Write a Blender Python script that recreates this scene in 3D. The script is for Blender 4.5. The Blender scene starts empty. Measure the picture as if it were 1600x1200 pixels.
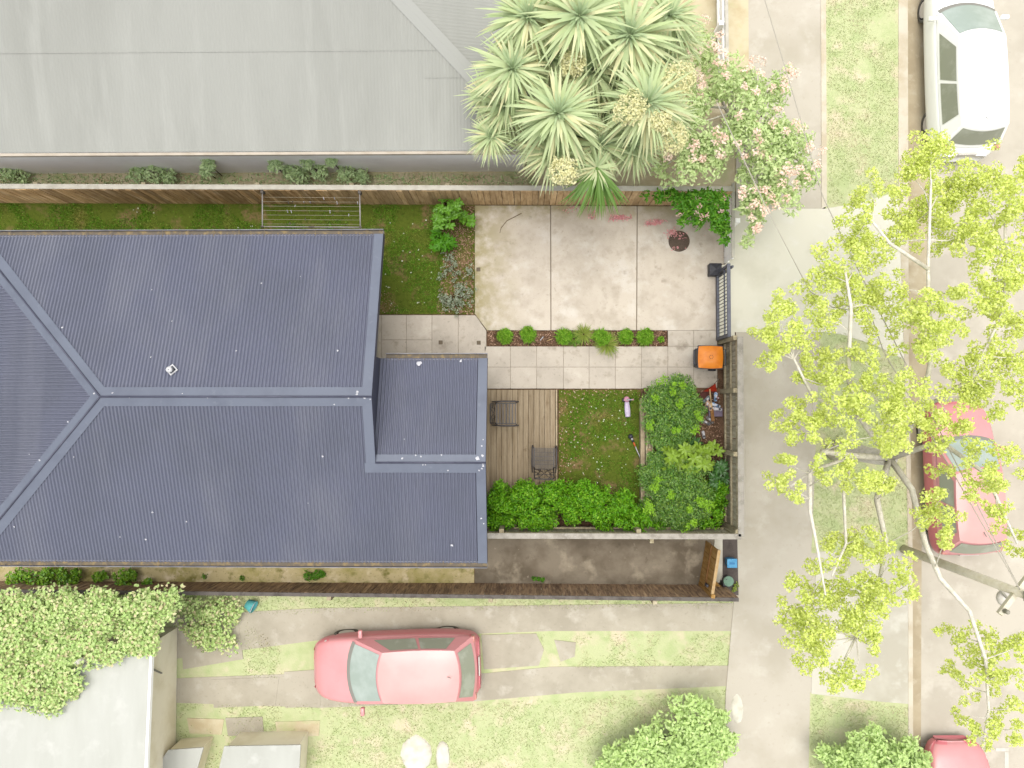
import bpy, math, random
import numpy as np
from mathutils import Vector, Matrix, noise as mnoise

# ------------------------------------------------------------------ camera, sky, sun, exposure
SC = bpy.context.scene
COL = SC.collection
H, F, NX, NY = 20.0, 1220.0, 820.0, 635.0          # drone height, focal length in photo pixels, where straight-down lands
cam_d = bpy.data.cameras.new('camera')
cam = bpy.data.objects.new('camera', cam_d); COL.objects.link(cam)
cam_d.sensor_fit = 'HORIZONTAL'; cam_d.sensor_width = 36.0; cam_d.lens = 36.0 * F / 1600.0
cam_d.clip_start = 0.1; cam_d.clip_end = 1000.0
_down = Vector(((NX - 800) / F, -(NY - 600) / F, -1.0)).normalized()
CAMQ = _down.rotation_difference(Vector((0, 0, -1)))
cam.rotation_mode = 'QUATERNION'; cam.rotation_quaternion = CAMQ
cam.location = (0, 0, H)
SC.camera = cam

SUN_EL, SUN_AZ = math.radians(86), math.radians(-20)   # azimuth from +Y, clockwise
world = bpy.data.worlds.new('World'); SC.world = world; world.use_nodes = True
wn = world.node_tree.nodes; wl = world.node_tree.links
bg = wn['Background']
sky = wn.new('ShaderNodeTexSky'); sky.sky_type = 'NISHITA'; sky.sun_disc = False
sky.sun_elevation = SUN_EL; sky.sun_rotation = SUN_AZ
sky.air_density = 1.0; sky.dust_density = 4.0; sky.ozone_density = 0.6
hs = wn.new('ShaderNodeHueSaturation'); hs.inputs['Saturation'].default_value = 0.22
wl.new(sky.outputs[0], hs.inputs['Color']); wl.new(hs.outputs[0], bg.inputs['Color'])
bg.inputs['Strength'].default_value = 0.15
sun_d = bpy.data.lights.new('sun', 'SUN'); sun_d.energy = 0.9; sun_d.angle = math.radians(50); sun_d.color = (1.0, 0.95, 0.87)
sun = bpy.data.objects.new('sun', sun_d); COL.objects.link(sun)
_sd = Vector((math.sin(SUN_AZ) * math.cos(SUN_EL), math.cos(SUN_AZ) * math.cos(SUN_EL), math.sin(SUN_EL)))
sun.rotation_euler = _sd.to_track_quat('Z', 'Y').to_euler(); sun.location = _sd * 60
SC.view_settings.view_transform = 'Standard'; SC.view_settings.look = 'None'
SC.view_settings.gamma = 1.0; SC.view_settings.use_curve_mapping = False
SC.view_settings.exposure = 1.12
E = 2.00                                              # what a flat sheet of albedo 1 comes out as

# ------------------------------------------------------------------ helpers
R = random.Random(7)
NP = np.random.default_rng(11)
CM = CAMQ.to_matrix()
def P(px, py, z=0.0):
    d = CM @ Vector(((px - 800) / F, -(py - 600) / F, -1.0))
    t = (z - H) / d.z
    return Vector((d.x * t, d.y * t, z))
def lin(c):
    c = c / 255.0
    return c / 12.92 if c <= 0.04045 else ((c + 0.055) / 1.055) ** 2.4
def C(h, k=1.0):
    v = [lin(int(h[i:i + 2], 16)) / E * k for i in (0, 2, 4)]
    return (min(v[0], .86), min(v[1], .86), min(v[2], .86), 1.0)

def newmat(name):
    m = bpy.data.materials.new(name); m.use_nodes = True
    return m, m.node_tree.nodes, m.node_tree.links, m.node_tree.nodes['Principled BSDF']
def nnode(nt, scale, pos, detail=4, rough=.6, vec_scale=None):
    n = nt.nodes.new('ShaderNodeTexNoise'); n.inputs['Scale'].default_value = scale
    n.inputs['Detail'].default_value = detail; n.inputs['Roughness'].default_value = rough
    if vec_scale:
        mp = nt.nodes.new('ShaderNodeMapping'); mp.inputs['Scale'].default_value = vec_scale
        nt.links.new(pos, mp.inputs['Vector']); nt.links.new(mp.outputs[0], n.inputs['Vector'])
    else:
        nt.links.new(pos, n.inputs['Vector'])
    return n.outputs['Fac']
def ramp(nt, fac, lo, hi):
    m = nt.nodes.new('ShaderNodeMapRange'); m.inputs['From Min'].default_value = lo; m.inputs['From Max'].default_value = hi
    m.clamp = True; nt.links.new(fac, m.inputs['Value']); return m.outputs[0]
def mixc(nt, fac, a, b, mode='MIX'):
    m = nt.nodes.new('ShaderNodeMix'); m.data_type = 'RGBA'; m.blend_type = mode
    if isinstance(fac, (int, float)): m.inputs[0].default_value = fac
    else: nt.links.new(fac, m.inputs[0])
    for v, i in ((a, 6), (b, 7)):
        if isinstance(v, tuple): m.inputs[i].default_value = v
        else: nt.links.new(v, m.inputs[i])
    return m.outputs[2]
def pmat(name, base, layers=(), rough=.8, spec=.25, bump=0, bscale=40, island=0, metal=0, coat=0, objrand=0, trans=0, edges=None):
    """layers: (colour, noise scale, lo, hi, vector scale or None). Noise sits on world position."""
    m, N, L, b = newmat(name); nt = m.node_tree
    g = N.new('ShaderNodeNewGeometry'); pos = g.outputs['Position']
    col = base
    for ly in layers:
        c, s, lo, hi = ly[:4]; vs = ly[4] if len(ly) > 4 else None
        col = mixc(nt, ramp(nt, nnode(nt, s, pos, vec_scale=vs), lo, hi), col, c)
    if edges:
        sp = N.new('ShaderNodeSeparateXYZ'); L.new(pos, sp.inputs[0]); acc = None
        for ax, a, b_ in edges[1]:
            r_ = ramp(nt, sp.outputs[ax], a, b_)
            if acc is None: acc = r_
            else:
                mx_ = N.new('ShaderNodeMath'); mx_.operation = 'MAXIMUM'; L.new(acc, mx_.inputs[0]); L.new(r_, mx_.inputs[1]); acc = mx_.outputs[0]
        mu = N.new('ShaderNodeMath'); mu.operation = 'MULTIPLY'; L.new(acc, mu.inputs[0]); L.new(ramp(nt, nnode(nt, 2.2, pos, 6, .7), .36, .56), mu.inputs[1])
        col = mixc(nt, mu.outputs[0], col, edges[0])
    if island or objrand:
        h = N.new('ShaderNodeHueSaturation')
        if isinstance(col, tuple): h.inputs['Color'].default_value = col
        else: L.new(col, h.inputs['Color'])
        if island: src, amt = g.outputs['Random Per Island'], island
        else:
            oi = N.new('ShaderNodeObjectInfo'); src, amt = oi.outputs['Random'], objrand
        mr = N.new('ShaderNodeMapRange'); mr.inputs['To Min'].default_value = 1 - amt; mr.inputs['To Max'].default_value = 1 + amt
        L.new(src, mr.inputs['Value']); L.new(mr.outputs[0], h.inputs['Value'])
        col = h.outputs['Color']
    if isinstance(col, tuple): b.inputs['Base Color'].default_value = col
    else: L.new(col, b.inputs['Base Color'])
    b.inputs['Roughness'].default_value = rough; b.inputs['Specular IOR Level'].default_value = spec
    b.inputs['Metallic'].default_value = metal; b.inputs['Coat Weight'].default_value = coat
    if bump:
        bp = N.new('ShaderNodeBump'); bp.inputs['Strength'].default_value = bump; bp.inputs['Distance'].default_value = .02
        L.new(nnode(nt, bscale, pos), bp.inputs['Height']); L.new(bp.outputs[0], b.inputs['Normal'])
    if trans:
        tr = N.new('ShaderNodeBsdfTranslucent')
        if isinstance(col, tuple): tr.inputs[0].default_value = col
        else: L.new(col, tr.inputs[0])
        mx = N.new('ShaderNodeMixShader'); mx.inputs[0].default_value = trans
        L.new(b.outputs[0], mx.inputs[1]); L.new(tr.outputs[0], mx.inputs[2])
        L.new(mx.outputs[0], N['Material Output'].inputs['Surface'])
    return m
def leafmat(name, cols, rough=.5, spec=.35, trans=.25, big=None, k=None):
    """random colour for each leaf out of a few; k allows for leaves shading one another"""
    k = k or 1.5
    cols = [tuple(min(v * k, .86) for v in c[:3]) + (1.0,) for c in cols]
    if big: big = (tuple(min(v * k, .86) for v in big[0][:3]) + (1.0,),) + tuple(big[1:])
    m, N, L, b = newmat(name); nt = m.node_tree
    g = N.new('ShaderNodeNewGeometry')
    cr = N.new('ShaderNodeValToRGB'); cr.color_ramp.interpolation = 'LINEAR'
    el = cr.color_ramp.elements
    while len(el) < len(cols): el.new(.5)
    for i, c in enumerate(cols):
        el[i].position = i / (len(cols) - 1); el[i].color = c
    L.new(g.outputs['Random Per Island'], cr.inputs[0])
    col = cr.outputs[0]
    if big: col = mixc(nt, ramp(nt, nnode(nt, big[1], g.outputs['Position'], 2), big[2], big[3]), col, big[0])
    L.new(col, b.inputs['Base Color'])
    b.inputs['Roughness'].default_value = rough; b.inputs['Specular IOR Level'].default_value = spec
    tr = N.new('ShaderNodeBsdfTranslucent'); L.new(col, tr.inputs[0])
    mx = N.new('ShaderNodeMixShader'); mx.inputs[0].default_value = trans
    L.new(b.outputs[0], mx.inputs[1]); L.new(tr.outputs[0], mx.inputs[2])
    L.new(mx.outputs[0], N['Material Output'].inputs['Surface'])
    return m

def tag(o, label=None, cat=None, group=None, kind=None):
    if label: o['label'] = label
    if cat: o['category'] = cat
    if group: o['group'] = group
    if kind: o['kind'] = kind
    return o
def empty(name, loc=(0, 0, 0), rz=0):
    o = bpy.data.objects.new(name, None); COL.objects.link(o); o.location = loc; o.rotation_euler = (0, 0, rz)
    o.empty_display_size = .2
    return o
def thing(name, label, cat, loc=(0, 0, 0), rz=0, group=None):
    return tag(empty(name, loc, rz), label, cat, group)
def link(name, me, mat, parent=None, smooth=False):
    if mat: me.materials.append(mat)
    if smooth: me.polygons.foreach_set('use_smooth', [True] * len(me.polygons))
    o = bpy.data.objects.new(name, me); COL.objects.link(o)
    if parent: o.parent = parent
    return o
def inst(name, me, parent, loc, rot=(0, 0, 0), scale=(1, 1, 1)):
    o = bpy.data.objects.new(name, me); COL.objects.link(o); o.parent = parent
    o.location = loc; o.rotation_euler = rot; o.scale = scale
    return o

class MB:
    def __init__(s): s.v = []; s.f = []
    def add(s, vs, fs):
        k = len(s.v); s.v += [tuple(v) for v in vs]; s.f += [tuple(i + k for i in f) for f in fs]; return s
    def box(s, c, d, M=None, rz=0):
        hx, hy, hz = d[0] / 2, d[1] / 2, d[2] / 2
        vs = [Vector((x, y, z)) for z in (-hz, hz) for x, y in ((-hx, -hy), (hx, -hy), (hx, hy), (-hx, hy))]
        if rz: vs = [Matrix.Rotation(rz, 3, 'Z') @ v for v in vs]
        if M: vs = [M @ v for v in vs]
        return s.add([v + Vector(c) for v in vs], [(3, 2, 1, 0), (4, 5, 6, 7), (0, 1, 5, 4), (1, 2, 6, 5), (2, 3, 7, 6), (3, 0, 4, 7)])
    def bar(s, a, b, w, h, up=Vector((0, 0, 1))):
        a, b = Vector(a), Vector(b); d = (b - a).normalized()
        if abs(d.dot(up)) > .98: up = Vector((1, 0, 0))
        r = d.cross(up).normalized() * (w / 2); u = r.cross(d).normalized() * (h / 2)
        vs = [p + i * r + j * u for p in (a, b) for i, j in ((-1, -1), (1, -1), (1, 1), (-1, 1))]
        return s.add(vs, [(0, 1, 2, 3), (7, 6, 5, 4), (0, 4, 5, 1), (1, 5, 6, 2), (2, 6, 7, 3), (3, 7, 4, 0)])
    def tube(s, pts, r, n=8, cap=True):
        pts = [Vector(p) for p in pts]; rs = r if isinstance(r, (list, tuple)) else [r] * len(pts)
        vs = []; prev = None
        for i, p in enumerate(pts):
            d = (pts[min(i + 1, len(pts) - 1)] - pts[max(i - 1, 0)]).normalized()
            a = prev if prev is not None else (Vector((0, 0, 1)) if abs(d.z) < .9 else Vector((1, 0, 0)))
            u = (a - d * a.dot(d)).normalized(); w = d.cross(u); prev = u
            vs += [p + (u * math.cos(2 * math.pi * k / n) + w * math.sin(2 * math.pi * k / n)) * rs[i] for k in range(n)]
        fs = [(i * n + k, i * n + (k + 1) % n, (i + 1) * n + (k + 1) % n, (i + 1) * n + k) for i in range(len(pts) - 1) for k in range(n)]
        if cap: fs += [tuple(range(n - 1, -1, -1)), tuple(range((len(pts) - 1) * n, len(pts) * n))]
        return s.add(vs, fs)
    def lathe(s, prof, c=(0, 0, 0), n=24, cap=True):
        vs = []; fs = []
        for r, z in prof: vs += [(c[0] + r * math.cos(2 * math.pi * k / n), c[1] + r * math.sin(2 * math.pi * k / n), c[2] + z) for k in range(n)]
        for i in range(len(prof) - 1): fs += [(i * n + k, i * n + (k + 1) % n, (i + 1) * n + (k + 1) % n, (i + 1) * n + k) for k in range(n)]
        if cap: fs += [tuple(range(n - 1, -1, -1)), tuple(range((len(prof) - 1) * n, len(prof) * n))]
        return s.add(vs, fs)
    def prism(s, poly, z0, z1):
        n = len(poly); a = sum(poly[i][0] * poly[(i + 1) % n][1] - poly[(i + 1) % n][0] * poly[i][1] for i in range(n))
        if a < 0: poly = poly[::-1]
        vs = [(p[0], p[1], z0) for p in poly] + [(p[0], p[1], z1) for p in poly]
        return s.add(vs, [tuple(range(n - 1, -1, -1)), tuple(range(n, 2 * n))] + [(i, (i + 1) % n, (i + 1) % n + n, i + n) for i in range(n)])
    def mesh(s, name):
        me = bpy.data.meshes.new(name); me.from_pydata(s.v, [], s.f); me.update(); return me
    def build(s, name, mat, parent=None, smooth=False, bevel=0):
        o = link(name, s.mesh(name), mat, parent, smooth)
        if bevel:
            b = o.modifiers.new('bevel', 'BEVEL'); b.width = bevel; b.segments = 2; b.limit_method = 'ANGLE'
        return o
class Stems:
    """several stems of one plant, each a part of its own"""
    def __init__(s): s.t = []
    def tube(s, *a): s.t.append(MB().tube(*a))
    def build(s, name, mat, parent):
        for m in s.t: m.build(name, mat, parent, True)
def px(poly, z=0.0): return [tuple(P(a, b, z)[:2]) for a, b in poly]
def slab(name, poly, z, mat, thick=.1, parent=None, kind='structure', label=None, cat=None, bevel=0):
    o = MB().prism(px(poly, z), z - thick, z).build(name, mat, parent, bevel=bevel)
    if not parent: tag(o, label, cat, None, kind)
    return o

# ---- leaves
def leaf_mesh(name, c, n, ln, wd, tilt=.5, droop=.15, direc=None, fold=.25):
    """one folded blade for each row of c (positions) and n (normals)"""
    k = len(c); rnd = NP.normal(size=(k, 3))
    n = n / np.linalg.norm(n, axis=1, keepdims=True)
    n = n + rnd * tilt; n /= np.linalg.norm(n, axis=1, keepdims=True)
    d = NP.normal(size=(k, 3)) if direc is None else direc + NP.normal(size=(k, 3)) * .25
    d -= n * (d * n).sum(1, keepdims=True); d /= np.linalg.norm(d, axis=1, keepdims=True)
    sd = np.cross(n, d)
    L = (ln * NP.uniform(.65, 1.3, size=(k, 1))); W = (wd * NP.uniform(.7, 1.25, size=(k, 1)))
    mid = c + d * L * .5
    v = np.empty((k, 4, 3))
    v[:, 0] = c; v[:, 1] = mid + sd * W / 2 + n * W * fold; v[:, 2] = c + d * L - np.array([0, 0, 1]) * L * droop; v[:, 3] = mid - sd * W / 2 + n * W * fold
    return tri_mesh(name, v.reshape(-1, 3), quad_tris(k))
def quad_tris(k):
    b = (np.arange(k) * 4)[:, None]
    return np.concatenate([b, b + 1, b + 2, b, b + 2, b + 3], 1).reshape(-1)
def tri_mesh(name, v, idx):
    me = bpy.data.meshes.new(name); nt = len(idx) // 3
    me.vertices.add(len(v)); me.vertices.foreach_set('co', v.astype(np.float32).reshape(-1))
    me.loops.add(len(idx)); me.loops.foreach_set('vertex_index', idx.astype(np.int32))
    me.polygons.add(nt); me.polygons.foreach_set('loop_start', np.arange(nt, dtype=np.int32) * 3)
    me.update(calc_edges=True); return me
def clump_pts(clumps, dens=1.0, low=-.35):
    """clumps: (x, y, z, r, count[, flat]) -> leaf positions and normals through an uneven shell"""
    cs = []; ns = []
    for cl in clumps:
        x, y, z, r, k = cl[:5]; fl = cl[5] if len(cl) > 5 else .85
        k = int(k * dens); d = NP.normal(size=(k * 2, 3)); d /= np.linalg.norm(d, axis=1, keepdims=True)
        d = d[d[:, 2] > low][:k]
        ph = NP.uniform(0, 6.28, 3)
        lump = 1 + .16 * np.sin(d[:, 0] * 5 + ph[0]) * np.sin(d[:, 1] * 5 + ph[1]) + .12 * np.sin(d[:, 0] * 11 + ph[2]) * np.sin(d[:, 1] * 9 + ph[0])
        rr = r * lump * NP.uniform(.35, 1, size=len(d)) ** .45
        p = d * rr[:, None]; p[:, 2] *= fl
        cs.append(p + np.array([x, y, z])); ns.append(d + np.array([0, 0, .7]))
    return np.concatenate(cs), np.concatenate(ns)
def crown(name, parent, mat, clumps, ln, wd, dens=1.0, tilt=.5, low=-.35, droop=.15):
    c, n = clump_pts(clumps, dens, low)
    return link(name, leaf_mesh(name, c, n, ln, wd, tilt, droop), mat, parent)
def sprig_clumps(cx, cy, z, r, k, sub, rs, per, flat=.85, low=0.0):
    """a big dome made of many small twig ends"""
    out = []
    for _ in range(sub):
        d = Vector((R.gauss(0, 1), R.gauss(0, 1), R.gauss(.35, .8))).normalized()
        if d.z < low: d.z = -d.z
        q = r * R.uniform(.72, 1.0)
        out.append((cx + d.x * q, cy + d.y * q, z + d.z * q * flat, rs * R.uniform(.7, 1.3), per))
    out.append((cx, cy, z, r * .78, k, flat))
    return out
def seg_bush(cx, cy, rp, z, n, leafr):
    p = P(cx, cy, z); return (p.x, p.y, z, rp * (H - z) / F, n)

# ------------------------------------------------------------------ materials
M = {}
M['soil'] = pmat('soil', C('5b4636', 1.30), [(C('7a614c', 1.30), 3, .4, .65), (C('3d2e22', 1.30), 30, .5, .7)], .95, .1, .6, 60)
M['lawn_soil'] = pmat('lawn_soil', C('5f6c26', 1.20), [(C('84704c', 1.20), 1.7, .53, .64), (C('4e5c1e', 1.20), 12, .48, .68)], .95, .1, .6, 60)
M['grass'] = leafmat('grass', [C('3f6a0e', 1.25), C('5f901c', 1.25), C('528616', 1.25), C('92aa4c', 1.25)], .6, .2, .3, (C('97904c', 1.25), 1.5, .55, .70))
_e0, _e1 = P(742, 321, .03), P(820, 352, .03)
M['concrete'] = pmat('concrete', C('e8dccb', 1.01), [(C('d5c9b7', 1.01), .9, .46, .72), (C('c6baa6', 1.01), 3.2, .60, .80), (C('b8ad9d', 1.01), 11, .62, .80), (C('f2e9dc', 1.01), 1.3, .52, .68), (C('a1978a', 1.01), 45, .62, .80), (C('9c9080', 1.01), 1.6, .64, .80), (C('c8bca9', 1.01), 2.4, .50, .78)], .85, .2, .15, 90, objrand=.03, edges=(C('b5a97e', 1.01), [('X', _e1.x, _e0.x), ('Y', _e1.y, _e0.y)]))
M['path_concrete'] = pmat('path_concrete', C('ded3c3', 0.97), [(C('c9bfb0', 0.97), 1.1, .45, .7), (C('b9ac99', 0.97), 4, .58, .78), (C('a99d8d', 0.97), 13, .62, .80), (C('eae0d0', 0.97), 1.7, .54, .70), (C('958b7e', 0.97), 50, .62, .80), (C('9a8c7a', 0.97), 2.1, .60, .78)], .85, .2, .15, 90, objrand=.04)
M['old_concrete'] = pmat('old_concrete', C('8c8170', 1.20), [(C('6d6252', 1.20), .8, .42, .6), (C('b0a48f', 1.20), 1.3, .54, .72), (C('584e40', 1.20), 3.5, .62, .80), (C('c9bda9', 1.20), 4.5, .66, .78), (C('544b3e', 1.20), 40, .62, .8)], .9, .2, .3, 60)
M['mossy_concrete'] = pmat('mossy_concrete', C('a89b76', 1.82), [(C('8b8350', 1.82), 1.2, .45, .62), (C('6f6a3c', 1.82), 3, .55, .7), (C('c0b197', 1.82), 2.2, .56, .7), (C('5d5840', 1.82), 20, .6, .75)], .95, .1, .3, 60)
M['joint'] = pmat('joint', C('9a8d7b'), [], .95, .1)
M['path_joint'] = pmat('path_joint', C('bcb09e'), [(C('a09380'), 6, .45, .65)], .95, .1)
M['moss'] = pmat('moss', C('b3a97c'), [(C('9b9560'), 7, .45, .65)], .95, .1, .3, 60)
M['deck'] = pmat('deck', C('a8967b', 1.06), [(C('8d7a5f', 1.06), 2.5, .45, .68, (6, .5, 1)), (C('bcab90', 1.06), 3, .55, .72, (9, .4, 1)), (C('7a6548', 1.06), 3.0, .66, .78), (C('96866c', 1.06), 30, .5, .7, (6, .3, 1))], .8, .25, .15, 50, objrand=.11)
M['deck_edge'] = pmat('deck_edge', C('c9b898'), [(C('a8977a'), 6, .45, .7)], .8, .2)
def wood(name, a, b, c, d, orand=.14, k=1.0): return pmat(name, C(a, k), [(C(b, k), 3, .42, .66, (5, 5, .8)), (C(c, k), 2.0, .52, .72, (7, 7, .6)), (C(d, k), 30, .58, .8, (3, 3, .3))], .85, .2, .2, 50, objrand=orand)
M['paling'] = wood('paling', 'a2855f', '836646', 'c6ad8c', '66503a', .3, 2.6)
M['paling_new'] = wood('paling_new', 'bd9f78', 'a0835c', 'd0b68e', '8a6f4c', .2, 1.9)
M['paling_dark'] = wood('paling_dark', '7d6852', '57463a', '9c866c', '3f332a', .16, 2.9)
M['paling_grey'] = wood('paling_grey', '98907c', '7b7463', 'b4ab98', '5e5949', .12, 2.3)
M['rail'] = wood('rail', 'a59a7e', '8b8066', 'bdb398', '6c644f', .08, 1.5)
M['cap_pale'] = pmat('cap_pale', C('e4dfd0'), [(C('cfc9b9'), 5, .45, .7)], .8, .2)
M['cap_white'] = pmat('cap_white', C('ccc5b8', 0.90), [(C('a9a194', 0.90), 7, .45, .65), (C('e3ded4', 0.90), 14, .55, .75)], .8, .2)
M['cap_dark'] = pmat('cap_dark', C('78716b'), [(C('5b544f'), 6, .45, .65), (C('948c84'), 12, .55, .75)], .8, .2)
M['gate_wood'] = wood('gate_wood', 'c79c5c', 'b3853f', 'd9b274', '9a7038', .07)
M['roof'] = pmat('roof', C('808498', 0.86), [(C('7b7f90', 0.86), .5, .42, .62), (C('8d909f', 0.86), .8, .52, .75, (1, .12, 1)), (C('72747f', 0.86), 25, .58, .8)], .36, .5, .05, 120)
M['flashing'] = pmat('flashing', C('838b9d', 0.78), [(C('787f91', 0.78), 1.5, .45, .7), (C('9199a8', 0.78), 8, .6, .8)], .45, .45)
M['bead'] = pmat('bead', C('62647a', 0.78), [(C('54566a', 0.78), 6, .45, .65)], .5, .4)
M['gutter'] = pmat('gutter', C('a9a9b2', 0.78), [(C('8a8a92', 0.78), 4, .45, .65)], .5, .4)
M['gutter_in'] = pmat('gutter_in', C('6d655a', 1.50), [(C('92805e', 1.50), 9, .5, .65)], .9, .1)
M['wall_cream'] = pmat('wall_cream', C('d8d2c2', 1.00), [(C('c8c1b0', 1.00), 2, .45, .7)], .8, .2)
M['fascia'] = pmat('fascia', C('55576a'), [], .6, .3)
M['glass'] = pmat('glass', C('39434a'), [], .12, .6)
M['white'] = pmat('white', C('eeeeee'), [(C('d8d8d8'), 12, .5, .7)], .5, .3)
M['dropping'] = pmat('dropping', C('e6e6ea'), [(C('c0c0c8'), 20, .5, .7)], .8, .2)
M['black_metal'] = pmat('black_metal', C('423c3c'), [(C('564e4c'), 12, .5, .7)], .5, .4)
M['mesh_grey'] = pmat('mesh_grey', C('7b746c'), [(C('655f59'), 10, .45, .65)], .8, .2)
M['dark_rail'] = pmat('dark_rail', C('5b5e6c', 1.20), [(C('4d505d', 1.20), 8, .45, .65)], .5, .4)
M['black_plastic'] = pmat('black_plastic', C('3b3b42'), [(C('50505a'), 10, .5, .7)], .55, .35)
M['orange'] = pmat('orange', C('f08d1d'), [(C('e07c10'), 7, .45, .7), (C('f7a23a'), 20, .6, .8)], .5, .35)
M['emblem'] = pmat('emblem', C('7c4714'), [], .6, .3)
M['red_plastic'] = pmat('red_plastic', C('c03a20'), [(C('a02c18'), 10, .5, .7)], .5, .35)
M['pale_wood'] = wood('pale_wood', 'd8b888', 'c9a470', 'e0c69a', 'b08c5c', .05)
M['brown_wood'] = wood('brown_wood', '9a6f42', '855a32', 'ab8050', '6d4a2a', .05)
M['lilac'] = pmat('lilac', C('ddd0e6'), [(C('cbbcd8'), 14, .5, .7)], .5, .3)
M['pink'] = pmat('pink', C('e7a6bb'), [(C('d78fa8'), 14, .5, .7)], .5, .3)
M['orange_grip'] = pmat('orange_grip', C('e5713a'), [], .5, .3)
M['shoe_grey'] = pmat('shoe_grey', C('8f8a86'), [(C('77726e'), 25, .45, .65)], .8, .2)
M['shoe_beige'] = pmat('shoe_beige', C('dcb695'), [(C('c9a080'), 25, .45, .65)], .8, .2)
M['shoe_blue'] = pmat('shoe_blue', C('7fa8d6'), [(C('dfe6ee'), 18, .5, .58)], .7, .2)
M['shoe_teal'] = pmat('shoe_teal', C('8fa0a0'), [(C('6f8080'), 25, .45, .65)], .8, .2)
M['shoe_white'] = pmat('shoe_white', C('dcd9dd'), [(C('b8b2bc'), 25, .5, .65)], .7, .2)
M['crate_purple'] = pmat('crate_purple', C('77687c'), [(C('675a6c'), 12, .45, .65)], .6, .3)
M['maroon'] = pmat('maroon', C('5e3028'), [(C('4a241e'), 9, .45, .65)], .7, .2)
M['mh'] = pmat('mh', C('6b5a4c'), [(C('54463a'), 9, .45, .65), (C('83705f'), 30, .55, .75)], .7, .3, .3, 80)
M['petal'] = leafmat('petal', [C('d98f94'), C('e7a9ac'), C('dd9a98'), C('f0c4c0')], .8, .1, .2)
M['chip'] = leafmat('chip', [C('4a352a'), C('7b5f4c'), C('a98a74'), C('6b4c3a'), C('caa890')], .9, .1, .05)
M['litter'] = leafmat('litter', [C('c9a486'), C('97704f'), C('e0c8ae'), C('7f5a40'), C('b8906c')], .9, .1, .1, k=1.1)
M['daisy'] = leafmat('daisy', [C('e4e6da'), C('c9cfb6'), C('dfe2cf')], .8, .1, .2)
M['blue_lid'] = pmat('blue_lid', C('62b6e8'), [(C('4aa2da'), 9, .5, .7)], .5, .3)
M['blue_body'] = pmat('blue_body', C('3f8fc8'), [], .5, .3)
M['green_lid'] = pmat('green_lid', C('86ab93'), [(C('769a84'), 16, .5, .7)], .6, .3)
M['asphalt_dark'] = pmat('asphalt_dark', C('6d645f'), [(C('5a524e'), 4, .45, .65), (C('837a72'), 30, .58, .75)], .9, .2, .3, 70)
M['stem'] = pmat('stem', C('5b4a36'), [(C('463827'), 20, .45, .65)], .9, .1)
M['drain'] = pmat('drain', C('6d5f4c'), [(C('57493a'), 30, .45, .65)], .8, .2)
M['twig'] = pmat('twig', C('8a7458'), [(C('6f5a42'), 20, .45, .65)], .9, .1)
M['wire'] = pmat('wire', C('cdc4ae'), [], .6, .3)
M['alu'] = pmat('alu', C('b9b3b0'), [(C('a09a98'), 12, .5, .7)], .45, .4)
# things outside the boundary: a white, haze-like fade is painted into their colours
M['p_ground'] = pmat('p_ground', C('d0c8b2'), [(C('bcc094'), .7, .45, .62)], .95, .1)
M['p_grass'] = pmat('p_grass', C('c6cc9c', 1.25), [(C('d4ccaa', 1.25), .9, .48, .64), (C('b8c48e', 1.25), 2.5, .45, .65), (C('dccfb2', 1.25), 1.8, .58, .72)], .95, .1, .3, 30)
M['p_blades'] = leafmat('p_blades', [C('bcc890'), C('c8d29c'), C('d0d6a8'), C('c2cb96')], .8, .1, .4, (C('dacfb0'), 1.1, .50, .66), k=1.7)
M['p_foot'] = pmat('p_foot', C('d0c8b8', 1.16), [(C('c3bba9', 1.16), .6, .45, .65), (C('d8d1c2', 1.16), 1.6, .54, .72), (C('bfb6a4', 1.16), 9, .60, .8)], .95, .1, .1, 80)
M['p_cross'] = pmat('p_cross', C('f0ecd9', 1.09), [(C('e2ddc9', 1.09), .8, .48, .68), (C('f5f2e4', 1.09), 3, .55, .75)], .95, .1, .05, 80)
M['p_cross2'] = pmat('p_cross2', C('dad5c5', 1.16), [(C('c8c2b0', 1.16), .6, .45, .62), (C('e6e2d4', 1.16), 1.1, .54, .7)], .95, .1, .05, 80)
M['p_road'] = pmat('p_road', C('d2cab9', 1.16), [(C('c4bcab', 1.16), .5, .45, .62), (C('dcd4c4', 1.16), 1.2, .54, .7), (C('bdb5a4', 1.16), 12, .62, .8)], .95, .1, .1, 80)
M['p_kerb'] = pmat('p_kerb', C('dfd6c2', 1.16), [(C('cfc2a8', 1.16), 1.5, .45, .65)], .9, .1)
M['p_gutter'] = pmat('p_gutter', C('c7b99c', 1.16), [(C('b8a98c', 1.16), 1.2, .42, .62), (C('d2c6ac', 1.16), 4, .55, .7)], .95, .1)
M['p_asphalt'] = pmat('p_asphalt', C('c5bdaa', 1.16), [(C('b5ad9a', 1.16), .8, .42, .62), (C('d0c9b8', 1.16), 2, .54, .7), (C('aba38f', 1.16), 14, .6, .8)], .95, .1, .15, 70)
M['p_dirt'] = pmat('p_dirt', C('d6caaa', 1.25), [(C('c8b894', 1.25), 1.5, .45, .62), (C('c2c493', 1.25), 1.1, .54, .68)], .95, .1, .2, 50)
M['p_roof'] = pmat('p_roof', C('cccdc4', 0.78), [(C('c2c3ba', 0.78), .5, .42, .62, (1, .15, 1)), (C('d3d4cb', 0.78), 1.0, .52, .72, (2, .12, 1))], .8, .15)
M['p_flash'] = pmat('p_flash', C('d2d3cb', 0.78), [], .8, .15)
M['p_gutterline'] = pmat('p_gutterline', C('d8ccba'), [(C('c9bca8'), 3, .45, .65)], .8, .15)
M['p_wall'] = pmat('p_wall', (.86, .85, .82, 1.0), [((.80, .79, .75, 1.0), 1.2, .5, .68)], .9, .1)
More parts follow.
